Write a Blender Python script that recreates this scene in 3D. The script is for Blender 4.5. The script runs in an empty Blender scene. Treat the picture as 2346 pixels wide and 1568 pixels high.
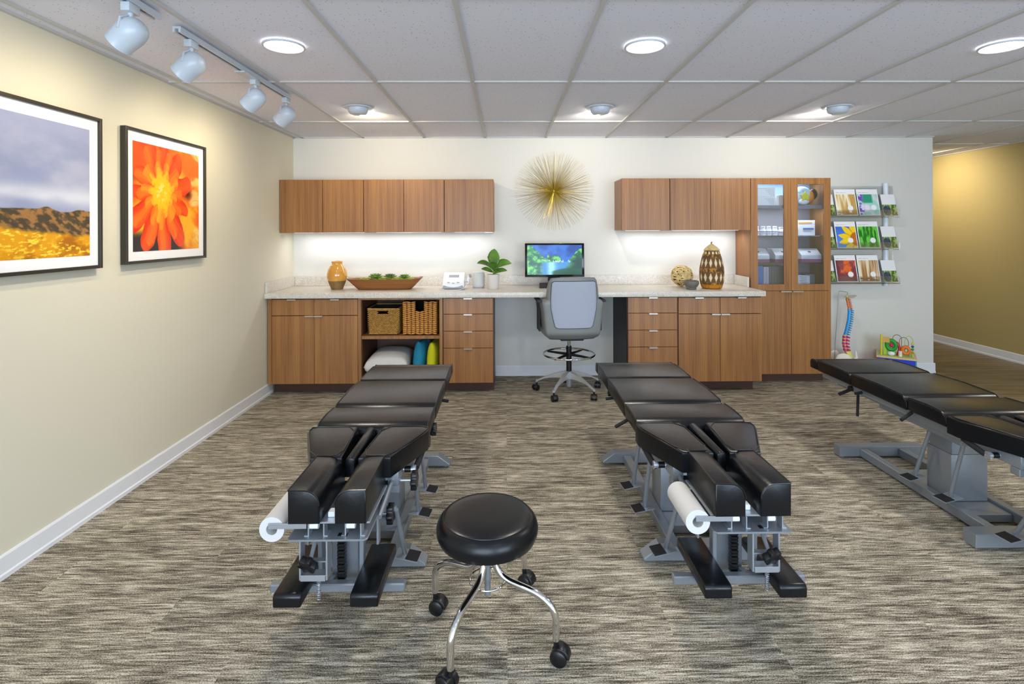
import bpy, bmesh, math, random
import numpy as np
from mathutils import Vector, Matrix
PI = math.pi
S = bpy.context.scene
C = S.collection
random.seed(7)

# ------------------------------------------------------------------ camera, world, lights, exposure
def srgb(c):
    if isinstance(c, str):
        c = [int(c[i:i+2], 16)/255 for i in (0, 2, 4)]
    return tuple(((x/12.92) if x <= .04045 else ((x+.055)/1.055)**2.4) for x in c)

cam_d = bpy.data.cameras.new('camera')
cam = bpy.data.objects.new('camera', cam_d); C.objects.link(cam); S.camera = cam
cam_d.sensor_width = 36; cam_d.lens = 36*1212/2346
cam_d.shift_y = -(784-529)/2346
cam_d.clip_start = .02
yaw, roll = .0115, .0035
F = Vector((math.sin(yaw), math.cos(yaw), 0)); R0 = Vector((math.cos(yaw), -math.sin(yaw), 0)); U0 = Vector((0, 0, 1))
R = R0*math.cos(roll) - U0*math.sin(roll); U = U0*math.cos(roll) + R0*math.sin(roll)
m = Matrix((R, U, -F)).transposed().to_4x4(); m.translation = Vector((0, 0, 1.416))
cam.matrix_world = m

S.view_settings.view_transform = 'Standard'; S.view_settings.look = 'None'
S.view_settings.gamma = 1; S.view_settings.use_curve_mapping = False
S.view_settings.exposure = 0.0

W = bpy.data.worlds.new('world'); S.world = W; W.use_nodes = True
W.node_tree.nodes['Background'].inputs[0].default_value = (.72, .84, 1, 1)
W.node_tree.nodes['Background'].inputs[1].default_value = 1.2

def light(name, kind, loc, power, color, size=None, sizey=None, aim=None, spot=None, blend=.6, radius=None):
    d = bpy.data.lights.new(name, kind); d.energy = power; d.color = color
    if kind == 'AREA':
        d.size = size
        if sizey: d.shape = 'RECTANGLE'; d.size_y = sizey
    if kind == 'SPOT':
        d.spot_size = spot; d.spot_blend = blend
    if radius is not None: d.shadow_soft_size = radius
    o = bpy.data.objects.new(name, d); C.objects.link(o); o.location = loc
    if aim is not None:
        o.rotation_euler = (Vector(aim)-Vector(loc)).to_track_quat('-Z', 'Y').to_euler()
    return o
DAY = (.66, .81, 1.0); WARM = (1, .85, .58); NEUT = (1, .93, .80); WHITE = (.95, .97, 1)
HZ = 2.327      # ceiling height
# daylight through the two front windows behind the viewpoint
for i, x in enumerate((-.6, 3.2)):
    light('daylight', 'AREA', (x, -2.62, 1.25), 165, DAY, 3.0, 2.0, aim=(x, 5, 2.6))

# ------------------------------------------------------------------ materials
def newmat(name):
    mt = bpy.data.materials.new(name); mt.use_nodes = True
    nt = mt.node_tree; b = nt.nodes['Principled BSDF']
    return mt, nt, b
def mat(name, col, rough=.5, metal=0, spec=None, bump=None, var=None, coat=0, trans=0, alpha=1, emit=None, estr=0, sheen=0):
    mt, nt, b = newmat(name)
    c = srgb(col) + (1,)
    b.inputs['Base Color'].default_value = c
    b.inputs['Roughness'].default_value = rough; b.inputs['Metallic'].default_value = metal
    if spec is not None: b.inputs['Specular IOR Level'].default_value = spec
    if coat: b.inputs['Coat Weight'].default_value = coat; b.inputs['Coat Roughness'].default_value = .1
    if trans: b.inputs['Transmission Weight'].default_value = trans
    if sheen: b.inputs['Sheen Weight'].default_value = sheen
    if emit: b.inputs['Emission Color'].default_value = srgb(emit)+(1,); b.inputs['Emission Strength'].default_value = estr
    if bump or var:
        tc = nt.nodes.new('ShaderNodeTexCoord'); nz = nt.nodes.new('ShaderNodeTexNoise')
        nz.inputs['Scale'].default_value = (bump or var)[0]; nz.inputs['Detail'].default_value = 4
        nt.links.new(tc.outputs['Object'], nz.inputs['Vector'])
        if bump:
            bp = nt.nodes.new('ShaderNodeBump'); bp.inputs['Strength'].default_value = bump[1]; bp.inputs['Distance'].default_value = bump[2]
            nt.links.new(nz.outputs['Fac'], bp.inputs['Height']); nt.links.new(bp.outputs['Normal'], b.inputs['Normal'])
        if var:
            nz2 = nt.nodes.new('ShaderNodeTexNoise'); nz2.inputs['Scale'].default_value = var[0]; nz2.inputs['Detail'].default_value = 5
            nt.links.new(tc.outputs['Object'], nz2.inputs['Vector'])
            rp = nt.nodes.new('ShaderNodeValToRGB'); rp.color_ramp.elements[0].position = .35; rp.color_ramp.elements[1].position = .65
            rp.color_ramp.elements[0].color = c; rp.color_ramp.elements[1].color = srgb(var[1])+(1,)
            nt.links.new(nz2.outputs['Fac'], rp.inputs['Fac']); nt.links.new(rp.outputs['Color'], b.inputs['Base Color'])
    return mt
def wood(name, c1, c2, rough=.38, horiz=False):
    mt, nt, b = newmat(name)
    tc = nt.nodes.new('ShaderNodeTexCoord'); mp = nt.nodes.new('ShaderNodeMapping')
    mp.inputs['Scale'].default_value = (1.4, 1.4, 90) if horiz else (120, 120, 1.1)
    nz = nt.nodes.new('ShaderNodeTexNoise'); nz.inputs['Scale'].default_value = 1.6; nz.inputs['Detail'].default_value = 5; nz.inputs['Roughness'].default_value = .65
    mp2 = nt.nodes.new('ShaderNodeMapping'); mp2.inputs['Scale'].default_value = (1, 1, 12) if horiz else (12, 12, .5)
    nz2 = nt.nodes.new('ShaderNodeTexNoise'); nz2.inputs['Scale'].default_value = 1.2; nz2.inputs['Detail'].default_value = 2
    ad = nt.nodes.new('ShaderNodeMix'); ad.data_type = 'FLOAT'; ad.inputs[0].default_value = .35
    rp = nt.nodes.new('ShaderNodeValToRGB'); e = rp.color_ramp.elements
    e[0].position = .36; e[1].position = .64; e[0].color = srgb(c1)+(1,); e[1].color = srgb(c2)+(1,)
    L = nt.links.new
    L(tc.outputs['Object'], mp.inputs['Vector']); L(tc.outputs['Object'], mp2.inputs['Vector'])
    L(mp.outputs['Vector'], nz.inputs['Vector']); L(mp2.outputs['Vector'], nz2.inputs['Vector'])
    L(nz.outputs['Fac'], ad.inputs[2]); L(nz2.outputs['Fac'], ad.inputs[3]); L(ad.outputs[0], rp.inputs['Fac']); L(rp.outputs['Color'], b.inputs['Base Color'])
    b.inputs['Roughness'].default_value = rough
    bp = nt.nodes.new('ShaderNodeBump'); bp.inputs['Strength'].default_value = .06; bp.inputs['Distance'].default_value = .002
    L(nz.outputs['Fac'], bp.inputs['Height']); L(bp.outputs['Normal'], b.inputs['Normal'])
    return mt
def vcol(name, rough=.5, spec=.4, emit=0, bump=None):
    mt, nt, b = newmat(name)
    a = nt.nodes.new('ShaderNodeVertexColor'); a.layer_name = 'art'
    nt.links.new(a.outputs['Color'], b.inputs['Base Color'])
    b.inputs['Roughness'].default_value = rough; b.inputs['Specular IOR Level'].default_value = spec
    if emit:
        nt.links.new(a.outputs['Color'], b.inputs['Emission Color']); b.inputs['Emission Strength'].default_value = emit
    if bump:
        tc = nt.nodes.new('ShaderNodeTexCoord'); wv = nt.nodes.new('ShaderNodeTexWave'); wv.bands_direction = 'Z'
        wv.inputs['Scale'].default_value = bump; nt.links.new(tc.outputs['Object'], wv.inputs['Vector'])
        bp = nt.nodes.new('ShaderNodeBump'); bp.inputs['Strength'].default_value = .5; bp.inputs['Distance'].default_value = .003
        nt.links.new(wv.outputs['Fac'], bp.inputs['Height']); nt.links.new(bp.outputs['Normal'], b.inputs['Normal'])
    return mt
def glassmat(name, tint=(1, 1, 1), refl=.08, rough=.02):
    mt = bpy.data.materials.new(name); mt.use_nodes = True; nt = mt.node_tree; nt.nodes.clear()
    o = nt.nodes.new('ShaderNodeOutputMaterial'); t = nt.nodes.new('ShaderNodeBsdfTransparent'); g = nt.nodes.new('ShaderNodeBsdfGlossy')
    t.inputs[0].default_value = tuple(tint)+(1,); g.inputs['Roughness'].default_value = rough
    f = nt.nodes.new('ShaderNodeFresnel'); f.inputs[0].default_value = 1.5
    mx = nt.nodes.new('ShaderNodeMixShader'); ma = nt.nodes.new('ShaderNodeMath'); ma.operation = 'ADD'; ma.inputs[1].default_value = refl
    nt.links.new(f.outputs[0], ma.inputs[0]); nt.links.new(ma.outputs[0], mx.inputs[0]); nt.links.new(t.outputs[0], mx.inputs[1]); nt.links.new(g.outputs[0], mx.inputs[2]); nt.links.new(mx.outputs[0], o.inputs[0])
    return mt

M = {}
M['paint_left'] = mat('paint cream', 'dbd5c1', .75, bump=(180, .05, .001))
M['paint_back'] = mat('paint warm white', 'dad7cf', .75, bump=(180, .05, .001))
M['paint_olive'] = mat('paint olive', 'b3a06a', .75, bump=(180, .05, .001))
M['trim'] = mat('white trim', 'e6e7ea', .35)
M['tbar'] = mat('ceiling bar white', 'c4c3c0', .5)
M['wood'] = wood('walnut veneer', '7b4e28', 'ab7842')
M['wood_shade'] = wood('walnut veneer with inside shade', '4a2e20', '5d3c28', .5)  # darker copy of the veneer, interior shade put into its colour
M['toe'] = mat('dark brown toe board', '4a2a1c', .5)
M['seam'] = mat('dark seam', '1a0f0a', .6)
M['pull'] = mat('brushed nickel', 'c8c2b8', .3, 1)
M['vinyl'] = mat('black vinyl', '0a0c11', .30, spec=.36, bump=(22, .12, .004))
M['vinyl2'] = mat('black worn vinyl', '0c0e12', .29, spec=.40, bump=(14, .3, .006))
M['piping'] = mat('black piping', '141415', .3, spec=.6)
M['steel'] = mat('silver grey powder coat', '8f959c', .36, .5, bump=(300, .04, .0005))
M['steel_l'] = mat('light zinc plate', 'b9c0c9', .3, .7)
M['chrome'] = mat('chrome', 'e3e3e3', .07, 1)
M['polished'] = mat('polished aluminium', 'd6d8da', .28, .6)
M['blackp'] = mat('black plastic', '101012', .35)
M['rubber'] = mat('black rubber grip', '18181a', .8)
M['paper'] = mat('white paper', 'd0cecb', .85)
M['whitep'] = mat('white plastic', 'eceef0', .35)
M['white_lamp'] = mat('white enamel', 'c4ccd4', .3)
M['greyp'] = mat('grey plastic', '9a9da0', .4)
M['lampglow'] = mat('lamp lens', 'ffffff', .5, emit='fff8ec', estr=14)
M['spotglow'] = mat('spot lens', 'ffffff', .5, emit='fff0d0', estr=14)
M['screenblk'] = mat('black gloss bezel', '050506', .12)
M['black_side'] = mat('black cabinet side', '070606', .45, spec=.2)
M['frame'] = mat('dark bronze frame', '38332b', .35, .3)
M['mat_board'] = mat('white mat board', 'f2f1f4', .8)
M['taupe'] = mat('taupe grey shell', '7c7f7c', .42)
M['panel'] = mat('pale blue grey upholstery', 'a0a6b6', .75, bump=(400, .2, .001), sheen=.2)
M['charcoal'] = mat('charcoal fabric', '33343a', .8)
M['brass'] = mat('brushed brass', 'c2a94e', .32, 1)
M['leaf'] = mat('leaf green', '5d8a2a', .3, var=(14, '3d661c'))
M['succ'] = mat('succulent green', '4f7034', .5, var=(60, '8aa850'))
M['succ2'] = mat('dark succulent', '3c4a26', .5, var=(60, '6f8a3c'))
M['moss'] = mat('moss', '8fae2c', .9, bump=(200, 1, .004))
M['bowl_wood'] = wood('carved wood', '7c4a22', '9a642f', .55, True)
M['amber'] = mat('amber glaze', 'd08a2a', .08, coat=.8, var=(9, 'e0a84c'))
M['clay'] = mat('brown raw clay', '7a5d34', .6, var=(20, '8c6c40'))
M['stone_d'] = mat('dark stoneware', '5d5a54', .55, var=(40, '6d6a60'))
M['potw'] = mat('matte white pot', 'd6cec6', .7)
M['rattan'] = mat('pale rattan', 'dcc48c', .6, var=(30, 'c8a868'))
M['wicker1'] = mat('golden seagrass', 'c89a4c', .65, var=(60, 'a87832'))
M['wicker2'] = mat('orange brown water hyacinth', 'cf9440', .6, var=(60, 'b4702a'))
M['gap_shade'] = mat('painted gap shade', '120c08', .9)  # shade between woven strands, as a colour
M['pillow_w'] = mat('pale grey bedding', 'd0cdc6', .9, bump=(12, .5, .01))
M['pillow_b'] = mat('teal cushion cloth', '1f86a8', .85, bump=(18, .4, .008))
M['pillow_y'] = mat('lime yellow cushion cloth', 'd2cf12', .85, bump=(18, .3, .008))
M['stripe_w'] = mat('white cushion stripe', 'd8d0c8', .85, var=(90, '5a4030'))
M['acrylic'] = glassmat('clear acrylic', (.97, .98, .98), .04)
M['pane'] = glassmat('cabinet glass', (.86, .9, .95), .05)
M['shelfgrey'] = mat('grey cabinet lining', '85858e', .6)
M['reflectblue'] = mat('pale blue painted reflection', 'a9c8ea', .6)  # blue of the reflection on the panes, painted as a colour
M['alu'] = mat('white aluminium tube', 'dfe6ee', .35)
M['bone'] = mat('ivory plastic bone', 'e6ddd0', .5)
for k, c in dict(red='c2202c', green='1f9a2a', blue='1c3fd0', teal='1f9aa0', orange='dd7a22', yellow='d8cf2a', lime='a8cc40', pink='d63480', sky='3aa4ee', vorange='e07c40', vyellow='e8dc60', book_blue='5a92d0', book_pink='cfc0cc', book_grey='6f6a6c', wine='a04a78', orange_s='d8a850', blue_s='4a72b4').items():
    M[k] = mat(k+' paint', c, .4)
M['art'] = vcol('printed art', .35, .3)
M['print'] = vcol('printed paper', .45, .4)
M['screen'] = vcol('lit screen', .2, .4, emit=.55)
M['woven'] = vcol('coiled basket weave', .75, .2, bump=28)

def stone():
    mt, nt, b = newmat('speckled stone laminate'); L = nt.links.new
    tc = nt.nodes.new('ShaderNodeTexCoord')
    n1 = nt.nodes.new('ShaderNodeTexNoise'); n1.inputs['Scale'].default_value = 190; n1.inputs['Detail'].default_value = 3
    n2 = nt.nodes.new('ShaderNodeTexNoise'); n2.inputs['Scale'].default_value = 30; n2.inputs['Detail'].default_value = 4
    mx = nt.nodes.new('ShaderNodeMix'); mx.data_type = 'FLOAT'; mx.inputs[0].default_value = .22
    rp = nt.nodes.new('ShaderNodeValToRGB'); e = rp.color_ramp.elements
    e[0].position = .36; e[0].color = srgb('b8ae9e')+(1,); e[1].position = .62; e[1].color = srgb('e2dcd2')+(1,)
    L(tc.outputs['Object'], n1.inputs['Vector']); L(tc.outputs['Object'], n2.inputs['Vector'])
    L(n1.outputs['Fac'], mx.inputs[2]); L(n2.outputs['Fac'], mx.inputs[3]); L(mx.outputs[0], rp.inputs['Fac']); L(rp.outputs['Color'], b.inputs['Base Color'])
    b.inputs['Roughness'].default_value = .3
    return mt
M['stone'] = stone()

def carpet():
    mt, nt, b = newmat('striated carpet'); L = nt.links.new
    tc = nt.nodes.new('ShaderNodeTexCoord')
    br = nt.nodes.new('ShaderNodeTexBrick'); br.offset = .37
    for k, v in {'Scale': 1, 'Mortar Size': 0, 'Brick Width': .92, 'Row Height': .23}.items(): br.inputs[k].default_value = v
    br.inputs['Color1'].default_value = (0, 0, 0, 1); br.inputs['Color2'].default_value = (1, 1, 1, 1)
    L(tc.outputs['Object'], br.inputs['Vector'])
    ms = nt.nodes.new('ShaderNodeVectorMath'); ms.operation = 'SCALE'; ms.inputs[3].default_value = 9
    L(br.outputs['Color'], ms.inputs[0])
    ad = nt.nodes.new('ShaderNodeVectorMath'); ad.operation = 'ADD'
    L(tc.outputs['Object'], ad.inputs[0]); L(ms.outputs[0], ad.inputs[1])
    def nz(sx, sy, detail, rough, src=ad.outputs[0]):
        mp = nt.nodes.new('ShaderNodeMapping'); mp.inputs['Scale'].default_value = (sx, sy, 1)
        n = nt.nodes.new('ShaderNodeTexNoise'); n.inputs['Scale'].default_value = 1; n.inputs['Detail'].default_value = detail; n.inputs['Roughness'].default_value = rough
        L(src, mp.inputs['Vector']); L(mp.outputs[0], n.inputs['Vector']); return n.outputs['Fac']
    a = nz(9, 130, 3, .7); c = nz(2.6, 26, 3, .6); d = nz(210, 330, 1, .5, tc.outputs['Object'])
    def mixf(x, y, f):
        mx = nt.nodes.new('ShaderNodeMix'); mx.data_type = 'FLOAT'; mx.inputs[0].default_value = f; L(x, mx.inputs[2]); L(y, mx.inputs[3]); return mx.outputs[0]
    v = mixf(mixf(a, c, .28), d, .30)
    rp = nt.nodes.new('ShaderNodeValToRGB'); cr = rp.color_ramp; e = cr.elements
    e[0].position = .395; e[0].color = srgb('3c3731')+(1,); e[1].position = .60; e[1].color = srgb('d8cfbd')+(1,)
    k = cr.elements.new(.46); k.color = srgb('6f6759')+(1,); k = cr.elements.new(.53); k.color = srgb('a59c8a')+(1,)
    L(v, rp.inputs['Fac']); L(rp.outputs['Color'], b.inputs['Base Color'])
    b.inputs['Roughness'].default_value = .95; b.inputs['Specular IOR Level'].default_value = .1
    bp = nt.nodes.new('ShaderNodeBump'); bp.inputs['Strength'].default_value = .5; bp.inputs['Distance'].default_value = .004
    L(v, bp.inputs['Height']); L(bp.outputs[0], b.inputs['Normal'])
    return mt
M['carpet'] = carpet()
def plankfloor():
    mt, nt, b = newmat('brown vinyl plank'); L = nt.links.new
    tc = nt.nodes.new('ShaderNodeTexCoord')
    mp = nt.nodes.new('ShaderNodeMapping'); mp.inputs['Scale'].default_value = (1.6, 24, 1)
    n = nt.nodes.new('ShaderNodeTexNoise'); n.inputs['Scale'].default_value = 1; n.inputs['Detail'].default_value = 4
    rp = nt.nodes.new('ShaderNodeValToRGB'); e = rp.color_ramp.elements
    e[0].position = .35; e[0].color = srgb('66563f')+(1,); e[1].position = .65; e[1].color = srgb('8f8064')+(1,)
    L(tc.outputs['Object'], mp.inputs['Vector']); L(mp.outputs[0], n.inputs['Vector']); L(n.outputs['Fac'], rp.inputs['Fac']); L(rp.outputs['Color'], b.inputs['Base Color'])
    b.inputs['Roughness'].default_value = .45
    return mt
M['plank'] = plankfloor()
def ceiltile():
    mt, nt, b = newmat('pitted ceiling tile'); L = nt.links.new
    tc = nt.nodes.new('ShaderNodeTexCoord')
    n = nt.nodes.new('ShaderNodeTexVoronoi'); n.inputs['Scale'].default_value = 62
    L(tc.outputs['Object'], n.inputs['Vector'])
    n3 = nt.nodes.new('ShaderNodeTexNoise'); n3.inputs['Scale'].default_value = 45; n3.inputs['Detail'].default_value = 1
    L(tc.outputs['Object'], n3.inputs['Vector'])
    m1 = nt.nodes.new('ShaderNodeMath'); m1.operation = 'LESS_THAN'; m1.inputs[1].default_value = .16; L(n.outputs['Distance'], m1.inputs[0])
    m2 = nt.nodes.new('ShaderNodeMath'); m2.operation = 'GREATER_THAN'; m2.inputs[1].default_value = .5; L(n3.outputs['Fac'], m2.inputs[0])
    m3 = nt.nodes.new('ShaderNodeMath'); m3.operation = 'MULTIPLY'; L(m1.outputs[0], m3.inputs[0]); L(m2.outputs[0], m3.inputs[1])
    mx = nt.nodes.new('ShaderNodeMix'); mx.data_type = 'RGBA'; mx.inputs[6].default_value = srgb('e4e5f0')+(1,); mx.inputs[7].default_value = srgb('8c8a90')+(1,)
    L(m3.outputs[0], mx.inputs[0]); L(mx.outputs[2], b.inputs['Base Color'])
    b.inputs['Roughness'].default_value = .9
    return mt
M['tile'] = ceiltile()

# ------------------------------------------------------------------ mesh helpers
class MB:
    def __init__(s): s.bm = bmesh.new()
    def box(s, x0, x1, y0, y1, z0, z1, bev=0, seg=2, mtx=None):
        t = bmesh.new()
        vs = [t.verts.new((x, y, z)) for x in (x0, x1) for y in (y0, y1) for z in (z0, z1)]
        for f in ((0,1,3,2),(4,6,7,5),(0,4,5,1),(2,3,7,6),(0,2,6,4),(1,5,7,3)): t.faces.new([vs[i] for i in f])
        bmesh.ops.recalc_face_normals(t, faces=t.faces)
        if bev: bmesh.ops.bevel(t, geom=t.edges[:], offset=bev, segments=seg, profile=.5, affect='EDGES')
        return s.merge(t, mtx)
    def merge(s, t, mtx=None):
        if mtx is not None: bmesh.ops.transform(t, matrix=mtx, verts=t.verts)
        me = bpy.data.meshes.new('t'); t.to_mesh(me); t.free(); s.bm.from_mesh(me); bpy.data.meshes.remove(me); return s
    def extr(s, pts, axis, a0, a1, bev=0, seg=2, capbev=False, mtx=None, topbev=None):
        # extrude a closed 2D outline along an axis: 'X' (y,z), 'Y' (x,z), 'Z' (x,y)
        t = bmesh.new()
        def P(p, a): return {'X': (a, p[0], p[1]), 'Y': (p[0], a, p[1]), 'Z': (p[0], p[1], a)}[axis]
        A = [t.verts.new(P(p, a0)) for p in pts]; B = [t.verts.new(P(p, a1)) for p in pts]; n = len(pts)
        fa = t.faces.new(A); fb = t.faces.new(B[::-1])
        for i in range(n): t.faces.new((A[i], B[i], B[(i+1) % n], A[(i+1) % n]))
        bmesh.ops.recalc_face_normals(t, faces=t.faces)
        if bev:
            ed = set(fa.edges) | set(fb.edges) if capbev else t.edges[:]
            bmesh.ops.bevel(t, geom=list(ed), offset=bev, segments=seg, profile=.5, affect='EDGES')
        if topbev:
            ed = [e for e in t.edges if all(abs(v.co[2]-a1) < 1e-6 for v in e.verts)] if axis == 'Z' else []
            bmesh.ops.bevel(t, geom=ed, offset=topbev, segments=4, profile=.5, affect='EDGES')
        return s.merge(t, mtx)
    def cyl(s, p0, p1, r, r2=None, n=16):
        p0 = Vector(p0); p1 = Vector(p1); d = p1-p0; L = d.length
        t = bmesh.new(); bmesh.ops.create_cone(t, cap_ends=True, segments=n, radius1=r, radius2=r if r2 is None else r2, depth=L)
        q = d.to_track_quat('Z', 'Y').to_matrix().to_4x4(); q.translation = (p0+p1)/2
        return s.merge(t, q)
    def tube(s, pts, r, n=10, closed=False, rads=None):
        pts = [Vector(p) for p in pts]; N = len(pts); rings = []
        up = None; bm = s.bm
        for i, p in enumerate(pts):
            if closed: d = pts[(i+1) % N]-pts[i-1]
            else: d = pts[min(i+1, N-1)]-pts[max(i-1, 0)]
            d.normalize()
            if up is None: up = d.orthogonal().normalized()
            up = (up - d*up.dot(d)).normalized(); side = d.cross(up)
            rr = rads[i] if rads else r
            rings.append([bm.verts.new(p + (up*math.cos(a)+side*math.sin(a))*rr) for a in [2*PI*k/n for k in range(n)]])
        for i in range(N if closed else N-1):
            A, B = rings[i], rings[(i+1) % N]
            off = 0
            if closed and i == N-1:
                off = min(range(n), key=lambda o: (A[0].co-B[o].co).length)
            for k in range(n): bm.faces.new((A[k], A[(k+1) % n], B[(k+1+off) % n], B[(k+off) % n]))
        if not closed: bm.faces.new(rings[0][::-1]); bm.faces.new(rings[-1])
        return s
    def lathe(s, prof, c=(0, 0, 0), n=32, sx=1, sy=1):
        bm = s.bm; rings = []
        for r, z in prof:
            if r < 1e-5: rings.append([bm.verts.new((c[0], c[1], c[2]+z))])
            else: rings.append([bm.verts.new((c[0]+r*sx*math.cos(2*PI*k/n), c[1]+r*sy*math.sin(2*PI*k/n), c[2]+z)) for k in range(n)])
        for A, B in zip(rings, rings[1:]):
            for k in range(n):
                k2 = (k+1) % n
                if len(A) == 1 and len(B) == 1: continue
                if len(A) == 1: bm.faces.new((A[0], B[k2], B[k]))
                elif len(B) == 1: bm.faces.new((A[k], A[k2], B[0]))
                else: bm.faces.new((A[k], A[k2], B[k2], B[k]))
        return s
    def ell(s, c, r, rot=None, u=12, v=8):
        t = bmesh.new(); bmesh.ops.create_uvsphere(t, u_segments=u, v_segments=v, radius=1)
        q = Matrix.Translation(c) @ ((rot or Matrix()).to_4x4()) @ Matrix.Diagonal((r[0], r[1], r[2], 1))
        return s.merge(t, q)
    def grid(s, f, nu, nv):
        bm = s.bm; V = [[bm.verts.new(f(i/nu, j/nv)) for j in range(nv+1)] for i in range(nu+1)]
        for i in range(nu):
            for j in range(nv): bm.faces.new((V[i][j], V[i+1][j], V[i+1][j+1], V[i][j+1]))
        return s
    def move(s, v): bmesh.ops.translate(s.bm, verts=s.bm.verts, vec=v); return s
    def xf(s, mtx): bmesh.ops.transform(s.bm, matrix=mtx, verts=s.bm.verts); return s
    def build(s, name, m_, parent=None, smooth=35, world=True, solid=None):
        bm = s.bm
        bmesh.ops.recalc_face_normals(bm, faces=bm.faces)
        off = Vector((0, 0, 0))
        if parent is not None and world:
            p = parent
            while p is not None: off += p.location; p = p.parent
            bmesh.ops.translate(bm, verts=bm.verts, vec=-off)
        me = bpy.data.meshes.new(name); bm.to_mesh(me); bm.free()
        me.materials.append(m_ if not isinstance(m_, str) else M[m_])
        if smooth:
            me.polygons.foreach_set('use_smooth', [True]*len(me.polygons)); me.set_sharp_from_angle(angle=math.radians(smooth))
        o = bpy.data.objects.new(name, me); C.objects.link(o)
        if parent is not None: o.parent = parent
        if solid:
            md = o.modifiers.new('thickness', 'SOLIDIFY'); md.thickness = solid; md.offset = 0
        return o
def B(*a, **k): return MB().box(*a, **k)
def thing(name, label, cat, loc=(0, 0, 0), group=None):
    o = bpy.data.objects.new(name, None); C.objects.link(o); o.location = loc; o.empty_display_size = .1
    o['label'] = label; o['category'] = cat
    if group: o['group'] = group
    return o
def tag(o, label, cat, group=None, kind=None):
    o['label'] = label; o['category'] = cat
    if group: o['group'] = group
    if kind: o['kind'] = kind
    return o
def lab(o, l): o['label'] = l; return o
def struct(name, mb, m_, parent=None, smooth=35):
    o = mb.build(name, m_, parent, smooth)
    if parent is None: o['kind'] = 'structure'
    return o
def dup(root, loc=None, label=None, rotz=None):
    r = root.copy(); C.objects.link(r)
    if loc is not None: r.location = loc
    if label: r['label'] = label
    if rotz is not None: r.rotation_euler = (0, 0, rotz)
    for ch in list(root.children):
        c = ch.copy(); C.objects.link(c); c.parent = r
        for g in list(ch.children):
            d = g.copy(); C.objects.link(d); d.parent = c
    return r
def text(body, size, mtx, name, m_, parent, depth=.0006):
    cu = bpy.data.curves.new(name, 'FONT'); cu.body = body; cu.size = size; cu.extrude = depth; cu.align_x = 'CENTER'; cu.align_y = 'CENTER'
    o = bpy.data.objects.new(name, cu); C.objects.link(o)
    bpy.context.view_layer.update(); me = bpy.data.meshes.new_from_object(o); bpy.data.objects.remove(o)
    me.materials.append(M[m_]); o = bpy.data.objects.new(name, me); C.objects.link(o)
    if parent:
        off = Vector((0, 0, 0)); p = parent
        while p is not None: off += p.location; p = p.parent
        mtx = Matrix.Translation(-off) @ mtx
    me.transform(mtx); o.parent = parent
    return o
# numpy value noise for printed pictures
_rng = np.random.RandomState(3); _T = _rng.rand(256, 256)
def vn(x, y):
    x = np.asarray(x, float); y = np.asarray(y, float)
    xi = np.floor(x).astype(int); yi = np.floor(y).astype(int); fx = x-xi; fy = y-yi
    fx = fx*fx*(3-2*fx); fy = fy*fy*(3-2*fy)
    g = lambda a, b: _T[a % 256, b % 256]
    return (g(xi, yi)*(1-fx)+g(xi+1, yi)*fx)*(1-fy)+(g(xi, yi+1)*(1-fx)+g(xi+1, yi+1)*fx)*fy
def fbm(x, y, o=4):
    s = 0; a = .5
    for _ in range(o): s = s+a*vn(x, y); x = x*2.03+7; y = y*2.03+3; a /= 2
    return s/(1-.5**o)
def hexa(h): return np.array([int(h[i:i+2], 16)/255 for i in (0, 2, 4)])
def mixc(a, b, t):
    t = np.clip(t, 0, 1)[..., None]; return a*(1-t)+b*t
def ss(a, b, x):
    t = np.clip((x-a)/(b-a), 0, 1); return t*t*(3-2*t)
def art(name, fcol, P00, PU, PV, nu, nv, m_, parent):
    """printed picture: a fine grid whose colours are computed; P00 lower left corner, PU and PV edge vectors"""
    P00, PU, PV = map(Vector, (P00, PU, PV))
    mb = MB(); mb.grid(lambda u, v: P00+PU*u+PV*v, nu, nv)
    o = mb.build(name, m_, parent, smooth=0)
    U_, V_ = np.meshgrid(np.linspace(0, 1, nu+1), np.linspace(0, 1, nv+1), indexing='ij')
    col = np.clip(fcol(U_.ravel(), V_.ravel()), 0, 1)
    lin = np.where(col <= .04045, col/12.92, ((col+.055)/1.055)**2.4)
    at = o.data.color_attributes.new('art', 'FLOAT_COLOR', 'POINT')
    at.data.foreach_set('color', np.concatenate([lin, np.ones((len(lin), 1))], 1).ravel())
    return o

# ------------------------------------------------------------------ the room
XL, YB, XO = -2.065, 5.17, 5.40         # left wall, back wall, olive wall
YF = -2.7                               # front wall with windows
XC = 4.212                              # free end of the back wall
struct('floor', B(XL-.1, 4.24, YF-.1, 9.2, -.05, 0), 'carpet')
struct('floor_corridor', MB().extr([(4.10, YF-.1), (XO+.05, YF-.1), (XO+.05, 9.1), (XC, 9.1), (XC, YB), (4.10, YB)], 'Z', -.04, .0006), 'plank', smooth=0)
struct('wall_left', B(XL-.12, XL, YF-.1, YB+.12, 0, HZ+.1), 'paint_left')
struct('wall_back', MB().box(XL-.12, XC, YB, YB+.13, 0, HZ+.1).box(XC-.13, XC, YB+.13, 9.0, 0, HZ+.1), 'paint_back')
struct('wall_right', B(XO, XO+.12, YF-.1, 9.2, 0, HZ+.1), 'paint_olive')
struct('wall_corridor', B(XC, XO, 9.0, 9.12, 0, HZ+.1), 'paint_olive')
wf = MB()
for a, b_, z0, z1 in ((XL-.12, -2.0, 0, HZ), (.9, 1.7, 0, HZ), (4.7, XO+.12, 0, HZ), (-2.0, .9, 0, .25), (1.7, 4.7, 0, .25), (-2.0, .9, 2.2, HZ), (1.7, 4.7, 2.2, HZ)):
    wf.box(a, b_, YF-.12, YF, z0, z1+.05)
struct('wall_front', wf, 'paint_back')
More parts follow.
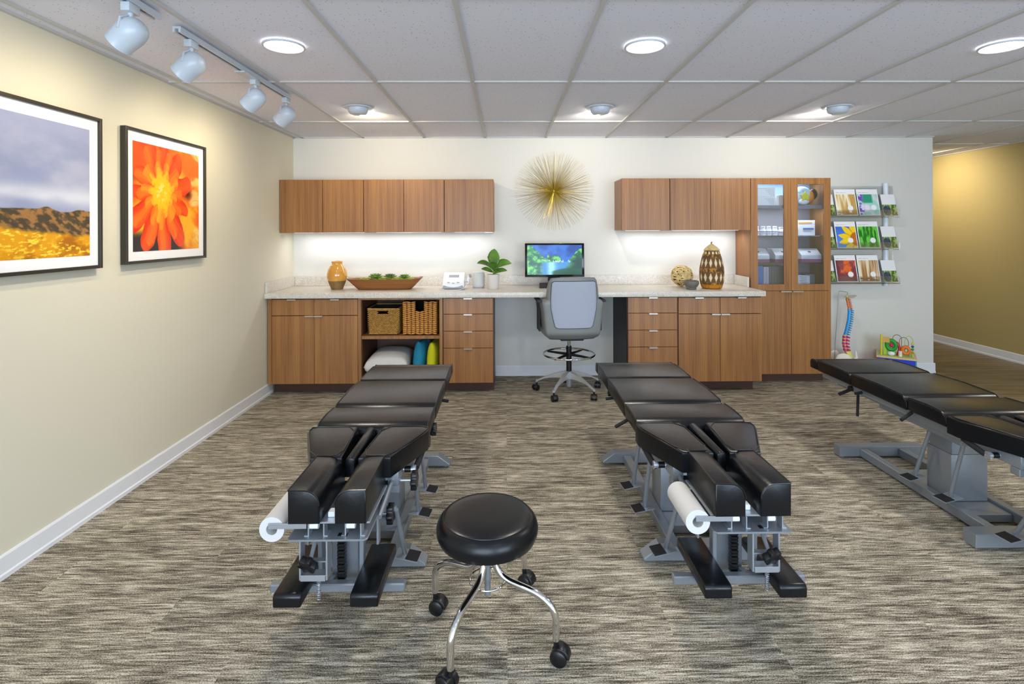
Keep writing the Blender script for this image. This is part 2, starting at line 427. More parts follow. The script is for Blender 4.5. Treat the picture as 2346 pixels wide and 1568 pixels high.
for i, (a, b_) in enumerate(((-2.0, .9), (1.7, 4.7))):
    w = MB(); y0, y1 = YF-.09, YF-.03
    for x in (a, (a+b_)/2-.02, b_-.04): w.box(x, x+.04, y0, y1, .25, 2.2)
    for z in (.25, 2.16): w.box(a, b_, y0, y1, z, z+.04)
    struct('window_%d' % (i+1), w, 'trim')
struct('ceiling', B(XL-.12, XO+.12, YF-.1, 9.2, HZ+.006, HZ+.1), 'tile')
# suspended ceiling bars
gx = [-1.972+.591*k for k in range(13)]
gy = [3.243+1.1805*k for k in range(-5, 6)]
tb = MB()
for x in gx: tb.box(x-.0105, x+.0105, YF, 9.0, HZ-.004, HZ+.006)
for y in gy: tb.box(XL, XO, y-.012, y+.012, HZ-.003, HZ+.0065)
tb.box(XL, XL+.022, YF, YB, HZ-.004, HZ+.006); tb.box(XL, XC, YB-.022, YB, HZ-.004, HZ+.006)
tb.box(XO-.022, XO, YF, 9.0, HZ-.006, HZ+.006)
struct('trim_2', tb, 'tbar', smooth=0)
def baseboard(name, axis, a0, a1, pos, sgn, h=.098):
    prof = [(0, 0), (.014*sgn, 0), (.014*sgn, .018), (.009*sgn, .024), (.009*sgn, h-.008), (.005*sgn, h), (0, h)]
    pr = [(pos+p[0], p[1]) for p in prof]
    return struct(name, MB().extr(pr, axis, a0, a1), 'trim', smooth=0)
baseboard('baseboard_left', 'Y', YF, 4.68, XL, 1)
baseboard('baseboard_back', 'X', -.105, 1.045, YB, -1)
baseboard('baseboard_back_end', 'X', 3.0, XC+.012, YB, -1)
baseboard('baseboard_return', 'Y', YB, 9.0, XC, 1)
baseboard('baseboard_right', 'Y', YF, 9.0, XO, -1)

# ------------------------------------------------------------------ cabinets
def pull(x, y, z, parent, w=.075, up=True):
    o = MB().box(x-w/2, x+w/2, y-.022, y, z-.001, z+.003, .001, 1).box(x-w/2, x+w/2, y-.023, y-.019, z-.008, z+.003, .001, 1).build('handle', 'pull', parent)
    return o
def front(kind, x0, x1, z0, z1, y, t, hx=None, hz=None, hy=None):
    d = B(x0+.0016, x1-.0016, y, y+.019, z0+.0016, z1-.0016, .001, 1).build(kind, 'wood', t)
    if hx is not None: pull(hx, y, (z1 if hz is None else hz), d)
    return d
BY = 4.57; TOPZ = .842
def base_unit(name, label, x0, x1, fronts, open_=False, lp=0, rp=0, group='wood base cabinets under the counter'):
    t = thing(name, label, 'cabinet', ((x0+x1)/2, 4.87, 0), group)
    b = MB(); w = .018
    b.box(x0, x0+w, BY+.02, YB-.006, .10, TOPZ).box(x1-w, x1, BY+.02, YB-.006, .10, TOPZ).box(x0+w, x1-w, BY+.02, YB-.006, .10, .12).box(x0+w, x1-w, BY+.02, YB-.006, TOPZ-.02, TOPZ).box(x0+w, x1-w, YB-.03, YB-.01, .12, TOPZ-.02)
    b.build('carcass', 'wood_shade', t)
    B(x0+lp, x1-rp, BY+.135, YB-.05, 0, .10).build('toe_board', 'toe', t)
    for f in fronts:
        kind, a, c, z0, z1, hx = f
        front(kind, a, c, z0, z1, BY, t, hx)
    return t
G = 'wood base cabinets under the counter'
t = base_unit('base_cabinet', 'wood base cabinet with two drawers over two doors, against the cream wall', -2.05, -1.278,
    [('drawer', -2.016, -1.652, .692, .832, -1.84), ('drawer', -1.652, -1.278, .692, .832, -1.47), ('door', -2.016, -1.652, .102, .690, -1.69), ('door', -1.652, -1.278, .102, .690, -1.612)])
B(-2.05, -2.019, BY+.004, BY+.02, .10, TOPZ).build('filler_strip', 'wood', t)
t = thing('open_cabinet', 'open-fronted wood cabinet with one shelf holding baskets above bedding', 'cabinet', (-.914, 4.87, 0), G)
b = MB(); x0, x1 = -1.276, -.550
b.box(x0, x0+.026, BY, YB-.006, .10, TOPZ).box(x1-.026, x1, BY, YB-.006, .10, TOPZ).box(x0+.026, x1-.026, BY, YB-.03, TOPZ-.018, TOPZ).box(x0+.026, x1-.026, BY, YB-.03, .10, .12)
b.build('carcass', 'wood', t)
B(x0+.026, x1-.026, YB-.03, YB-.01, .12, TOPZ-.018).build('back_panel', 'wood_shade', t)
for a, c in ((x0+.026, x0+.028), (x1-.028, x1-.026)): B(a, c, BY+.03, YB-.03, .12, TOPZ-.018).build('shade_lining', 'wood_shade', t)  # thin dark sheets that paint the shade of the recess
B(x0+.028, x1-.028, BY+.01, YB-.03, .484, .510).build('shelf', 'wood', t)
B(x0, x1, BY+.135, YB-.05, 0, .10).build('toe_board', 'toe', t)
base_unit('drawer_cabinet', 'wood cabinet of four drawers left of the knee space, beside the open shelf', -.550, -.109,
    [('drawer', -.544, -.113, a, c, -.33) for a, c in ((.698, .835), (.551, .697), (.404, .550), (.102, .403))])
t = base_unit('drawer_cabinet', 'wood cabinet of four drawers right of the knee space, with a black side panel', 1.050, 1.489,
    [('drawer', 1.054, 1.485, a, c, 1.27) for a, c in ((.698, .835), (.551, .697), (.404, .550), (.102, .403))])
lab(B(1.044, 1.0495, BY+.012, YB-.016, .03, TOPZ).build('side_panel', 'black_side', t), 'black sheet over the cabinet side')  # thin black sheet over the cabinet's end
base_unit('base_cabinet', 'wood base cabinet with two drawers over two doors, next to the tall glass cabinet', 1.490, 2.222,
    [('drawer', 1.493, 1.856, .690, .832, 1.67), ('drawer', 1.856, 2.220, .690, .832, 2.04), ('door', 1.493, 1.856, .100, .688, 1.815), ('door', 1.856, 2.220, .100, .688, 1.897)], rp=.02)

# wall units
UY = 4.84
def wall_unit(label, x0, x1, z0, z1, splits, hs, g):
    t = thing('wall_cabinet', label, 'cabinet', ((x0+x1)/2, 5.0, z0), g)
    B(x0, x1, UY+.02, YB-.004, z0, z1-.002, .001, 1).build('carcass', 'wood', t)
    xs = [x0]+splits+[x1]
    for i in range(len(xs)-1):
        d = B(xs[i]+.0022, xs[i+1]-.0022, UY, UY+.0195, z0-.004, z1-.001, .001, 1).build('door', 'wood', t)
        if hs[i] is not None:
            MB().box(hs[i]-.037, hs[i]+.037, UY-.006, UY+.015, z0-.009, z0-.0045, .001, 1).build('handle', 'pull', d)
    B((x0+.08), (x1-.05), 4.98, 5.05, z0-.005, z0-.0002, .001, 1).build('strip_light', mat('strip lens', 'f4f4f4', .4, emit='ffffff', estr=3) if 'strip lens' not in bpy.data.materials else bpy.data.materials['strip lens'], t)
    return t
g = 'wall cabinets over the counter'
Z0, Z1 = 1.408, 1.889
wall_unit('two-door wood wall cabinet in the corner by the cream wall', -2.062, -1.299, Z0, Z1, [-1.67], [-1.72, -1.62], g)
wall_unit('two-door wood wall cabinet above the dough bowl, middle of the left run', -1.297, -.564, Z0, Z1, [-.932], [-.975, -.89], g)
wall_unit('single-door wood wall cabinet above the potted plant, left of the brass sunburst', -.562, -.111, Z0, Z1, [], [-.155], g)
Z0, Z1 = 1.418, 1.894
wall_unit('single-door wood wall cabinet right of the brass sunburst', 1.063, 1.506, Z0, Z1, [], [None], g)
wall_unit('two-door wood wall cabinet above the tall lidded basket, touching the tall glass cabinet', 1.508, 2.252, Z0, Z1, [1.882], [1.845, 1.92], g)
def under(x0, x1, z, p):
    light('under cabinet light', 'AREA', ((x0+x1)/2, 5.015, z-.02), p, (.93, .96, 1), x1-x0, .06, aim=((x0+x1)/2, 5.10, 0))
under(-1.95, -.2, 1.395, 3.4); under(1.15, 2.2, 1.402, 2.2)

# countertop with splashbacks
t = thing('countertop', 'long pale speckled stone countertop with low backsplash running along the back wall', 'countertop', (.08, 4.85, TOPZ))
B(-2.062, 2.238, 4.53, YB-.003, TOPZ+.001, .888, .003, 2).build('slab', 'stone', t)
B(-2.045, 2.226, YB-.022, YB-.004, .8885, .980, .001, 1).build('backsplash', 'stone', t)
B(-2.062, -2.046, 4.55, YB-.004, .8885, .980, .001, 1).build('side_splash', 'stone', t)
B(2.228, 2.2455, 4.86, YB-.004, .8885, .980, .001, 1).build('side_splash', 'stone', t)

# tall cabinet with glass doors
TX0, TX1, TZ = 2.253, 2.994, .853
t = thing('tall_cabinet', 'tall wood cabinet with two glass upper doors and two solid lower doors', 'cabinet', (2.62, 5.0, 0))
b = MB(); y0, y1 = UY+.02, YB-.004
b.box(TX0, TX0+.018, y0, y1, .09, 1.894).box(TX1-.018, TX1, y0, y1, .09, 1.894).box(TX0+.018, TX1-.018, y0, y1, 1.876, 1.894).box(TX0+.018, TX1-.018, y0, y1, .09, .11).box(TX0+.018, TX1-.018, y0, y1, .855, .873)
b.build('carcass', 'wood', t)
B(TX0+.018, TX1-.018, YB-.02, YB-.006, .873, 1.642).build('lining', 'shelfgrey', t)
B(TX0+.018, TX1-.018, YB-.02, YB-.006, 1.644, 1.876).build('lining', 'reflectblue', t)  # sheet painted pale blue in place of a reflection on the glass
B(TX1-.0178, TX1-.0168, UY+.03, YB-.021, .875, 1.87).build('lining', 'wood_shade', t)  # dark sheet added to paint the door frame's shade on the inner side
B(TX0+.0168, TX0+.0178, UY+.03, YB-.021, .875, 1.87).build('lining', 'wood_shade', t)  # same painted shade on the opposite side
for z in (1.362, 1.112): B(TX0+.019, TX1-.019, UY+.05, YB-.021, z-.008, z).build('glass_shelf', 'acrylic', t)
B(TX0+.0182, TX1-.0182, UY+.035, YB-.021, 1.618, 1.643).build('shelf', 'shelfgrey', t)
xm = 2.624
for i, (a, c) in enumerate(((TX0, xm), (xm, TX1))):
    d = MB(); fr = .062
    a2, c2 = a+.0018, c-.0018; zb, zt = TZ+.003, 1.893
    d.box(a2, a2+fr, UY, UY+.019, zb, zt).box(c2-fr, c2, UY, UY+.019, zb, zt).box(a2+fr, c2-fr, UY, UY+.019, zt-.058, zt).box(a2+fr, c2-fr, UY, UY+.019, zb, zb+.058)
    d = d.build('glass_door', 'wood', t, smooth=0)
    B(a2+fr, c2-fr, UY+.010, UY+.014, zb+.058, zt-.058).build('pane', 'pane', d)
    hx = xm-.055 if i == 0 else xm+.055
    d = B(a2, c2, UY, UY+.019, .088, TZ-.001, .001, 1).build('door', 'wood', t)
    pull(hx, UY, TZ-.002, d, .10)
B(TX0+.01, TX1-.03, UY+.08, YB-.05, 0, .088).build('toe_board', 'toe', t)
light('added cabinet fill', 'AREA', (2.62, 5.0, 1.87), 2.6, (.85, .92, 1), .6, .1, aim=(2.62, 5.02, 0))  # no visible fitting; lamp added to brighten the top compartment
light('added cabinet fill', 'AREA', (2.62, 4.92, 1.612), 3.0, (.9, .93, 1), .6, .03, aim=(2.62, 5.05, 0))  # second added lamp, brightens the contents of the lower shelves

# ------------------------------------------------------------------ chiropractic tables
def arc2(cx, cz, r, a0, a1, n):
    return [(cx+r*math.cos(math.radians(a0+(a1-a0)*k/n)), cz+r*math.sin(math.radians(a0+(a1-a0)*k/n))) for k in range(n+1)]
def cushion(x0, x1, y0, y1, z0, z1, rn, rf, t, name, crown=.004):
    """upholstered slab, its near and far top edges rolled"""
    pr = [(y0+.006, z0), (y0, z0+.006)] + arc2(y0+rn, z1-rn, rn, 180, 90, 7) + [(y0+(y1-y0)*.5, z1+crown)] + arc2(y1-rf, z1-rf, rf, 90, 0, 5) + [(y1, z0+.006), (y1-.006, z0)]
    o = MB().extr(pr, 'X', x0, x1, .007, 3, capbev=True).build(name, 'vinyl', t, smooth=50)
    for x in (x0+.004, x1-.004):
        pts = [(x, p[0], p[1]+.0008) for p in pr[2:-2]]
        MB().tube(pts, .0022, 6).build('piping', 'piping', o)
    return o
def star_knob(p, d, r, t, name='knob'):
    d = Vector(d).normalized(); q = d.to_track_quat('Z', 'Y').to_matrix().to_4x4(); q.translation = Vector(p)
    pts = []
    for k in range(48):
        a = 2*PI*k/48; rr = r*(1+.16*math.cos(6*a)); pts.append((rr*math.cos(a), rr*math.sin(a)))
    return MB().extr(pts, 'Z', 0, .024, .003, 2, capbev=True, mtx=q).build(name, 'blackp', t, smooth=40)
def make_table(label, cx, dy, s, knobs=False, pedal_dx=-.19, square=False):
    """s = +1: pedals and cranks on the right side, -1: on the left side"""
    t = thing('chiropractic_table', label, 'treatment table', (cx, 2.7+dy, 0), 'black chiropractic tables')
    Y = lambda y: y+dy
    W = .252
    zt = .545
    # foot, leg, pelvic cushions
    cushion(cx-W, cx+W, Y(3.428), Y(3.505), .478, zt-.006, .014, .03, t, 'foot_cushion', .001)
    cushion(cx-W, cx+W, Y(3.085), Y(3.420), .476, zt+.002, .036, .014, t, 'leg_cushion')
    cushion(cx-W, cx+W, Y(2.635), Y(3.078), .476, zt+.004, .052, .016, t, 'thigh_cushion', .006)
    cushion(cx-W, cx+W, Y(2.385), Y(2.628), .480, zt+.002, .05, .016, t, 'pelvic_cushion', .004)
    # chest cushions
    for sd in (-1, 1):
        P = [(.262, 2.37), (.262, 2.31), (.155, 2.05), (.032, 2.05), (.055, 2.37)]
        if sd == 1: P = P[::-1]
        pts = [(cx+sd*a, Y(b)) for a, b in P]
        mb = MB()
        mb.extr(pts, 'Z', .462, zt+.001, bev=None, topbev=.013)
        o = mb.build('chest_cushion', 'vinyl', t, smooth=50)
        mx = sum(p[0] for p in pts)/5; my = sum(p[1] for p in pts)/5
        pp = [(mx+(p[0]-mx)*.93, my+(p[1]-my)*.95, zt+.0015) for p in pts]
        dense = []
        for i in range(5):
            a_, b_ = Vector(pp[i]), Vector(pp[(i+1) % 5]); dense += [a_.lerp(b_, k/6) for k in range(1, 6)]
        MB().tube(dense, .002, 6, closed=True).build('piping', 'piping', o)
    MB().extr(arc2(cx, .522, .021, 180, 0, 10)+[(cx+.021, .47), (cx-.021, .47)], 'Y', Y(2.05), Y(2.37), .006, 2, capbev=True).build('centre_roll', 'vinyl', t, smooth=50)
    B(cx-.052, cx+.052, Y(2.09), Y(2.38), .448, .470).build('centre_plate', 'blackp', t)
    # face cushions: square outside edge, rolled inside edge
    for sd in (-1, 1):
        xi, xo_ = .026, .131
        z0, z1 = .432, .545
        pr = [(cx+sd*xi, z0), (cx+sd*xi, z1-.05)] + [(cx+sd*(xi+.05-.05*math.cos(math.radians(a))), z1-.05+.05*math.sin(math.radians(a))) for a in range(15, 90, 15)] + [(cx+sd*(xi+.05), z1), (cx+sd*xo_, z1+.001), (cx+sd*xo_, z0)]
        o = MB().extr(pr, 'Y', Y(1.782), Y(2.075), .005, 2, capbev=True).build('face_cushion', 'vinyl2', t, smooth=50)
        MB().tube([(p[0], Y(1.783), p[1]) for p in pr[1:-1]], .0023, 6).build('piping', 'piping', o)
        MB().tube([(cx+sd*(xo_-.001), Y(1.784+.29*k/6), z1+.0012) for k in range(7)], .0023, 6).build('piping', 'piping', o)
    # side beams and cross plates under the cushions
    for sd in (-1, 1):
        B(cx+sd*.155-.022 if sd < 0 else cx+.133, cx+sd*.155+.022 if sd < 0 else cx+.177, Y(2.10), Y(3.32), .408, .474, .004, 2).build('side_beam', 'steel', t)
        MB().box(cx+sd*.21-.02, cx+sd*.21+.02, Y(2.66), Y(3.40), .44, .4755, .003, 1).build('rail', 'steel', t)
    B(cx-.178, cx+.178, Y(2.104), Y(2.15), .375, .407, .003, 1).build('cross_beam', 'steel', t)
    B(cx-.17, cx+.17, Y(2.40), Y(2.95), .385, .407, .002, 1).build('lift_plate', 'steel', t)
    # lifting column and base frame
    MB().box(cx-.090, cx+.080, Y(2.545), Y(2.69), .05, .384, .006, 2).build('column', 'steel', t)
    B(cx-.098, cx+.088, Y(2.540), Y(2.695), .05, .285, .005, 2).build('column_sleeve', 'steel', t)
    for i, yc in enumerate((2.25, 3.195)):
        hh = .058; sl = .002 if square else .07
        pr = [(cx-.265, .012), (cx+.265, .012), (cx+.265, .022), (cx+.265-sl, hh+.014), (cx-.265+sl, hh+.014), (cx-.265, .022)]
        o = MB().extr(pr, 'Y', Y(yc-.035), Y(yc+.035), .003, 1, capbev=True).build('foot_bar', 'steel', t)
        for sx in (-1, 1): MB().cyl((cx+sx*.235, Y(yc), 0), (cx+sx*.235, Y(yc), .0118), .014).build('levelling_foot', 'steel_l', o)
    for sd in (-1, 1):
        B(cx+sd*.12-.022, cx+sd*.12+.022, Y(2.286), Y(3.159), .014, .062, .003, 1).build('base_rail', 'steel', t)
    B(cx-.097, cx+.097, Y(2.42), Y(2.90), .012, .049, .002, 1).build('base_plate', 'steel', t)
    # head piece: plate, brackets, hanging frame
    z = .382
    P = [(-.135, 1.79), (-.125, 1.78), (.125, 1.78), (.135, 1.79), (.135, 2.08), (-.135, 2.08)]
    MB().extr([(cx+a, Y(b)) for a, b in P], 'Z', z-.007, z, .001, 1, capbev=True).build('head_plate', 'steel', t)
    MB().box(cx+.03, cx+.062, Y(1.80), Y(1.818), z+.0003, z+.0016).build('adjusting_slot', 'blackp', t)
    for xc in (-.08, .045):
        xc = xc+.012
        for dx in (0, .052):
            x_ = cx+xc+dx; e_ = x_+.014 if dx else x_-.014
            pr = [(x_-.002, z), (x_-.002, .424), (x_+.002, .424), (x_+.002, z+.003), (x_+.014, z+.003), (x_+.014, z)] if dx else [(x_+.002, z), (x_+.002, .424), (x_-.002, .424), (x_-.002, z+.003), (x_-.014, z+.003), (x_-.014, z)]
            MB().extr(pr, 'Y', Y(1.80), Y(1.835)).build('bracket', 'steel_l', t, smooth=0)
        MB().cyl((cx+xc, Y(1.815), .412), (cx+xc+.03, Y(1.815), .412), .011).build('white_roller', 'whitep', t)
    MB().box(cx-.14, cx+.14, Y(1.80), Y(2.06), .4245, .4305, .001, 1).build('cushion_plate', 'steel_l', t)
    MB().box(cx-.012, cx+.012, Y(1.83), Y(1.86), .4306, .448, .002, 1).build('latch', 'whitep', t)
    for sd in (-1, 1):
        MB().tube([(cx+sd*.15, Y(2.13), .43), (cx+sd*.145, Y(2.02), .40), (cx+sd*.14, Y(1.93), .375)], .010, 8).build('link_arm', 'steel', t)
        MB().box(cx+sd*.075-.008, cx+sd*.075+.008, Y(1.93), Y(1.965), .13, .374, .002, 1).build('lift_post', 'steel', t)
        MB().box(cx+sd*.128-.004, cx+sd*.128+.004, Y(1.955), Y(1.985), .26, .374, .001, 1).xf(Matrix.Identity(4)).build('drop_strut', 'steel', t)
    MB().box(cx-.05, cx+.05, Y(1.985), Y(2.05), .10, .374, .003, 1).build('lift_housing', 'steel', t)
    b = MB(); k = 0
    for k in range(17):
        b.box(cx-s*.0-.014, cx-s*.0+.014, Y(1.93)+.002*(k % 2), Y(1.96), .14+.0128*k, .14+.0128*k+.010, .002, 1)
    b.build('bellows', 'blackp', t)
    # U bracket with knob and spring
    kx = -s*.052
    b = MB()
    for dx in (-.045, .045): b.box(cx+kx+dx-.003, cx+kx+dx+.003, Y(1.80), Y(1.84), .232, .374, .001, 1)
    b.box(cx+kx-.042, cx+kx+.042, Y(1.80), Y(1.835), .245, .249, .001, 1).box(cx+kx-.042, cx+kx+.042, Y(1.795), Y(1.80), .232, .252, .001, 1).box(cx+kx-.042, cx+kx+.042, Y(1.815), Y(1.835), .285, .289)
    b.build('u_bracket', 'steel_l', t, smooth=0)
    MB().cyl((cx+kx-s*.01, Y(1.86), .345), (cx+kx-s*.01, Y(1.80), .300), .007).build('knob_shaft', 'steel_l', t)
    star_knob((cx+kx-s*.012, Y(1.80), .298), (-s*.25, -1, -.55), .030, t)
    hel = [(cx+kx+.012+.006*math.cos(a), Y(1.82)+.006*math.sin(a), .232-.0011*a) for a in [k*.5 for k in range(140)]]
    MB().tube(hel, .0014, 5).build('spring', 'steel_l', t)
    # arm rests on their carrier bar
    B(cx-.24, cx+.24, Y(1.89), Y(1.922), .128, .158, .004, 1).build('armrest_bar', 'steel', t)
    MB().tube([(cx-s*.04, Y(1.92), .142), (cx-s*.04, Y(2.02), .11), (cx-s*.04, Y(2.22), .055)], .014, 8).build('support_bar', 'steel', t)
    for sd in (-1, 1):
        pr = [(Y(1.765), .166), (Y(1.765), .192)] + arc2(Y(1.78), .193, .015, 180, 90, 4) + [(Y(2.05), .208), (Y(2.06), .200), (Y(2.06), .166)]
        o = MB().extr(pr, 'X', cx+sd*.128-.048, cx+sd*.128+.048, .006, 2, capbev=True).build('armrest', 'vinyl2', t, smooth=50)
        MB().box(cx+sd*.128-.03, cx+sd*.128+.03, Y(1.85), Y(2.0), .1585, .1655).build('armrest_plate', 'steel', t)
    # pedals on rods
    px = cx - s*pedal_dx
    for yb, yt, ztop in ((2.71, 2.62, .385), (2.485, 2.42, .395), (2.155, 2.04, .345)):
        zb = .103
        xt = px - s*.012
        rod = MB().cyl((xt, Y(yt), ztop), (px, Y(yb), zb+.004), .0095, n=12).build('pedal_rod', 'steel', t)
        MB().box(min(cx+s*.12, xt), max(cx+s*.12, xt+s*.004), Y(yt)-.008, Y(yt)+.008, ztop-.004, ztop+.012, .002, 1).build('pedal_arm', 'steel', rod)
        rot = Matrix.Translation((px, Y(yb), zb)) @ Matrix.Rotation(math.radians(s*9), 4, 'Y') @ Matrix.Rotation(math.radians(s*-6), 4, 'Z')
        pd = MB().box(-.036 if s > 0 else -.062, .062 if s > 0 else .036, -.036, .036, -.003, .001, .0008, 1).xf(rot).build('pedal', 'steel_l', t)
        MB().box(.010 if s > 0 else -.060, .060 if s > 0 else -.010, -.034, .034, .0012, .004, .001, 1).xf(rot).build('pedal_grip', 'rubber', pd)
    # levers and crank on the pedal side
    sx = lambda v: cx+s*v
    MB().cyl((sx(.20), Y(3.02), .455), (sx(.275), Y(3.00), .452), .0085).build('lever', 'rubber', t)
    MB().cyl((sx(.235), Y(2.62), .470), (sx(.305), Y(2.60), .440), .0085).build('lever', 'rubber', t) if s < 0 else MB().cyl((sx(.21), Y(2.56), .455), (sx(.252), Y(2.54), .44), .0085).build('lever', 'rubber', t)
    o = MB().cyl((sx(.17), Y(2.20), .428), (sx(.215), Y(2.20), .428), .011).build('crank', 'steel_l', t)
    MB().cyl((sx(.182), Y(2.20), .428), (sx(.208), Y(2.20), .428), .0125).build('collar', 'blackp', o)
    MB().cyl((sx(.222), Y(2.185), .418), (sx(.235), Y(2.29), .452), .0055).build('crank_arm', 'chrome', o)
    MB().cyl((sx(.226), Y(2.215), .428), (sx(.238), Y(2.31), .458), .0125).build('crank_grip', 'rubber', o)
    MB().cyl((sx(.215), Y(2.20), .428), (sx(.229), Y(2.20), .428), .017).build('crank_hub', 'steel_l', o)
    if knobs:
        MB().cyl((sx(.178), Y(2.13), .415), (sx(.222), Y(2.13), .415), .006).build('knob_shaft', 'steel_l', t)
        star_knob((sx(.222), Y(2.13), .415), (s, 0, 0), .033, t)
        MB().cyl((sx(.10), Y(2.03), .335), (sx(.15), Y(2.03), .335), .005).build('knob_shaft', 'steel_l', t)
        star_knob((sx(.148), Y(2.03), .335), (s, 0, 0), .033, t)
        star_knob((sx(.242), Y(2.56), .458), (s, 0, 0), .026, t)
        star_knob((sx(.225), Y(2.47), .435), (s, 0, 0), .022, t)
    else:
        MB().cyl((sx(.225), Y(3.10), .452), (sx(.245), Y(3.10), .452), .017).build('knob', 'blackp', t)
    if square:
        MB().cyl((cx-.13, Y(3.19), .445), (cx-.15, Y(3.17), .258), .008).build('prop_rod', 'rubber', t)
        MB().cyl((cx-.19, Y(3.17), .425), (cx-.275, Y(3.15), .402), .010).build('lever', 'rubber', t)
    # holder of the paper roll, always left of the face cushions
    MB().box(cx-.197, cx-.07, Y(1.7845), Y(1.788), .416, .434, .001, 1).build('paper_holder', 'steel_l', t)
    MB().cyl((cx-.188, Y(1.788), .423), (cx-.188, Y(2.02), .423), .005).build('paper_spindle', 'steel', t)
    return t
def paper_roll(label, cx, dy):
    x, z = cx-.188, .411; ro, ri = .042, .0185; y0, y1 = 1.792+dy, 2.0+dy
    b = MB(); bm = b.bm; n = 32; R_ = []
    for r, y in ((ri, y0), (ro, y0), (ro, y1), (ri, y1)):
        R_.append([bm.verts.new((x+r*math.cos(2*PI*k/n), y, z+r*math.sin(2*PI*k/n))) for k in range(n)])
    for i in range(4):
        A_, B_ = R_[i], R_[(i+1) % 4]
        for k in range(n): bm.faces.new((A_[k], A_[(k+1) % n], B_[(k+1) % n], B_[k]))
    o = b.build('paper_roll', 'paper'); o.location = (0, 0, 0)
    return tag(o, label, 'paper roll', 'headrest paper rolls')
make_table('black padded chiropractic table on the left, nearest the cream wall', -.605, 0, 1, True)
paper_roll('white headrest paper roll on the left chiropractic table', -.605, 0)
make_table('black padded chiropractic table in the middle, just right of the round stool', .845, .02, -1)
paper_roll('white headrest paper roll on the middle chiropractic table', .845, .02)
make_table('black padded chiropractic table running out of the picture on the right', 2.325, .085, -1, False, -.15, True)

# ------------------------------------------------------------------ round stool
sc_ = Vector((-.068, 1.842, 0))
t = thing('rolling_stool', 'round black padded stool on bent chrome legs with casters, in the foreground', 'stool', sc_)
zt = .438; r = .178
pr = [(0, zt), (.10, zt-.001), (.142, zt-.006), (.157, zt-.013), (.170, zt-.026), (.177, zt-.046), (.176, zt-.064), (.168, zt-.082), (.155, zt-.090), (0, zt-.091)]
# smooth the profile
def smoothprof(p, it=2):
    for _ in range(it):
        q = [p[0]]
        for a, b_ in zip(p, p[1:]): q += [(a[0]*.75+b_[0]*.25, a[1]*.75+b_[1]*.25), (a[0]*.25+b_[0]*.75, a[1]*.25+b_[1]*.75)]
        p = q+[p[-1]]
    return p
o = MB().lathe(smoothprof(pr[:-2])+pr[-2:], sc_, 72).build('seat', 'vinyl', t, smooth=60)
MB().tube([(sc_.x+.1525*math.cos(a), sc_.y+.1525*math.sin(a), zt-.0098) for a in [2*PI*k/64 for k in range(64)]], .0012, 6, closed=True).build('seam', 'piping', o)
MB().cyl((sc_.x, sc_.y, .150), (sc_.x, sc_.y, .346), .0105, n=16).build('spindle', 'steel', t)
MB().cyl((sc_.x, sc_.y, .27), (sc_.x, sc_.y, .335), .026).build('hub', 'chrome', t)
MB().tube([(sc_.x+.062*math.cos(a), sc_.y+.062*math.sin(a), .203) for a in [2*PI*k/40 for k in range(40)]], .0035, 8, closed=True).build('brace_ring', 'chrome', t)
def caster(parent, x, y, z1, ang, r=.027, stem='blackp', mt='blackp'):
    c = MB().cyl((x, y, z1-.022), (x, y, z1), .0085, n=12).build('caster', stem, parent)
    ox, oy = .012*math.cos(ang), .012*math.sin(ang); ax = Vector((-math.sin(ang), math.cos(ang), 0)); ctr = Vector((x+ox, y+oy, r))
    for s_ in (-1, 1):
        a_ = ctr+ax*s_*.005; b_ = ctr+ax*s_*.024
        MB().cyl(a_, b_, r, n=28).cyl(b_, b_+ax*s_*.003, r*.92, r*.8, n=28).build('wheel', mt, c, smooth=50)
    q = Matrix.Translation(ctr) @ Matrix.Rotation(ang, 4, 'Z')
    pts = [(.0055+r*1.08*math.cos(a), r*1.12*math.sin(a)) for a in [PI*(k/14) for k in range(15)]]
    MB().extr(pts, 'Y', -.019, .019, .003, 2, capbev=True, mtx=q).build('hood', mt, c, smooth=50)
    return c
def bend(pts, r, n=6):
    """round the corners of a polyline"""
    P = [Vector(p) for p in pts]; out = [P[0]]
    for i in range(1, len(P)-1):
        a = (P[i-1]-P[i]); b_ = (P[i+1]-P[i]); ra = min(r, a.length*.45); rb = min(r, b_.length*.45)
        A_ = P[i]+a.normalized()*ra; B_ = P[i]+b_.normalized()*rb
        for k in range(n+1):
            u = k/n; out.append((1-u)**2*A_+2*u*(1-u)*P[i]+u*u*B_)
    return out+[P[-1]]
casters = [(-.268, 1.972), (-.175, 1.625), (.160, 1.735), (.068, 2.110)]
for i, (x, y) in enumerate(casters):
    d = Vector((x-sc_.x, y-sc_.y, 0)); L = d.length; d.normalize(); e = lambda r_, z_: (sc_.x+d.x*r_, sc_.y+d.y*r_, z_)
    pts = bend([e(.020, .335), e(.024, .265), e(.062, .222), e(L-.055, .205), e(L, .165), e(L, .072)], .035)
    lg = MB().tube(pts, .0118, 14).build('leg', 'chrome', t, smooth=60)
    caster(lg, x, y, .075, (-.3, 2.6, -.35, -.6)[i] , .0275)

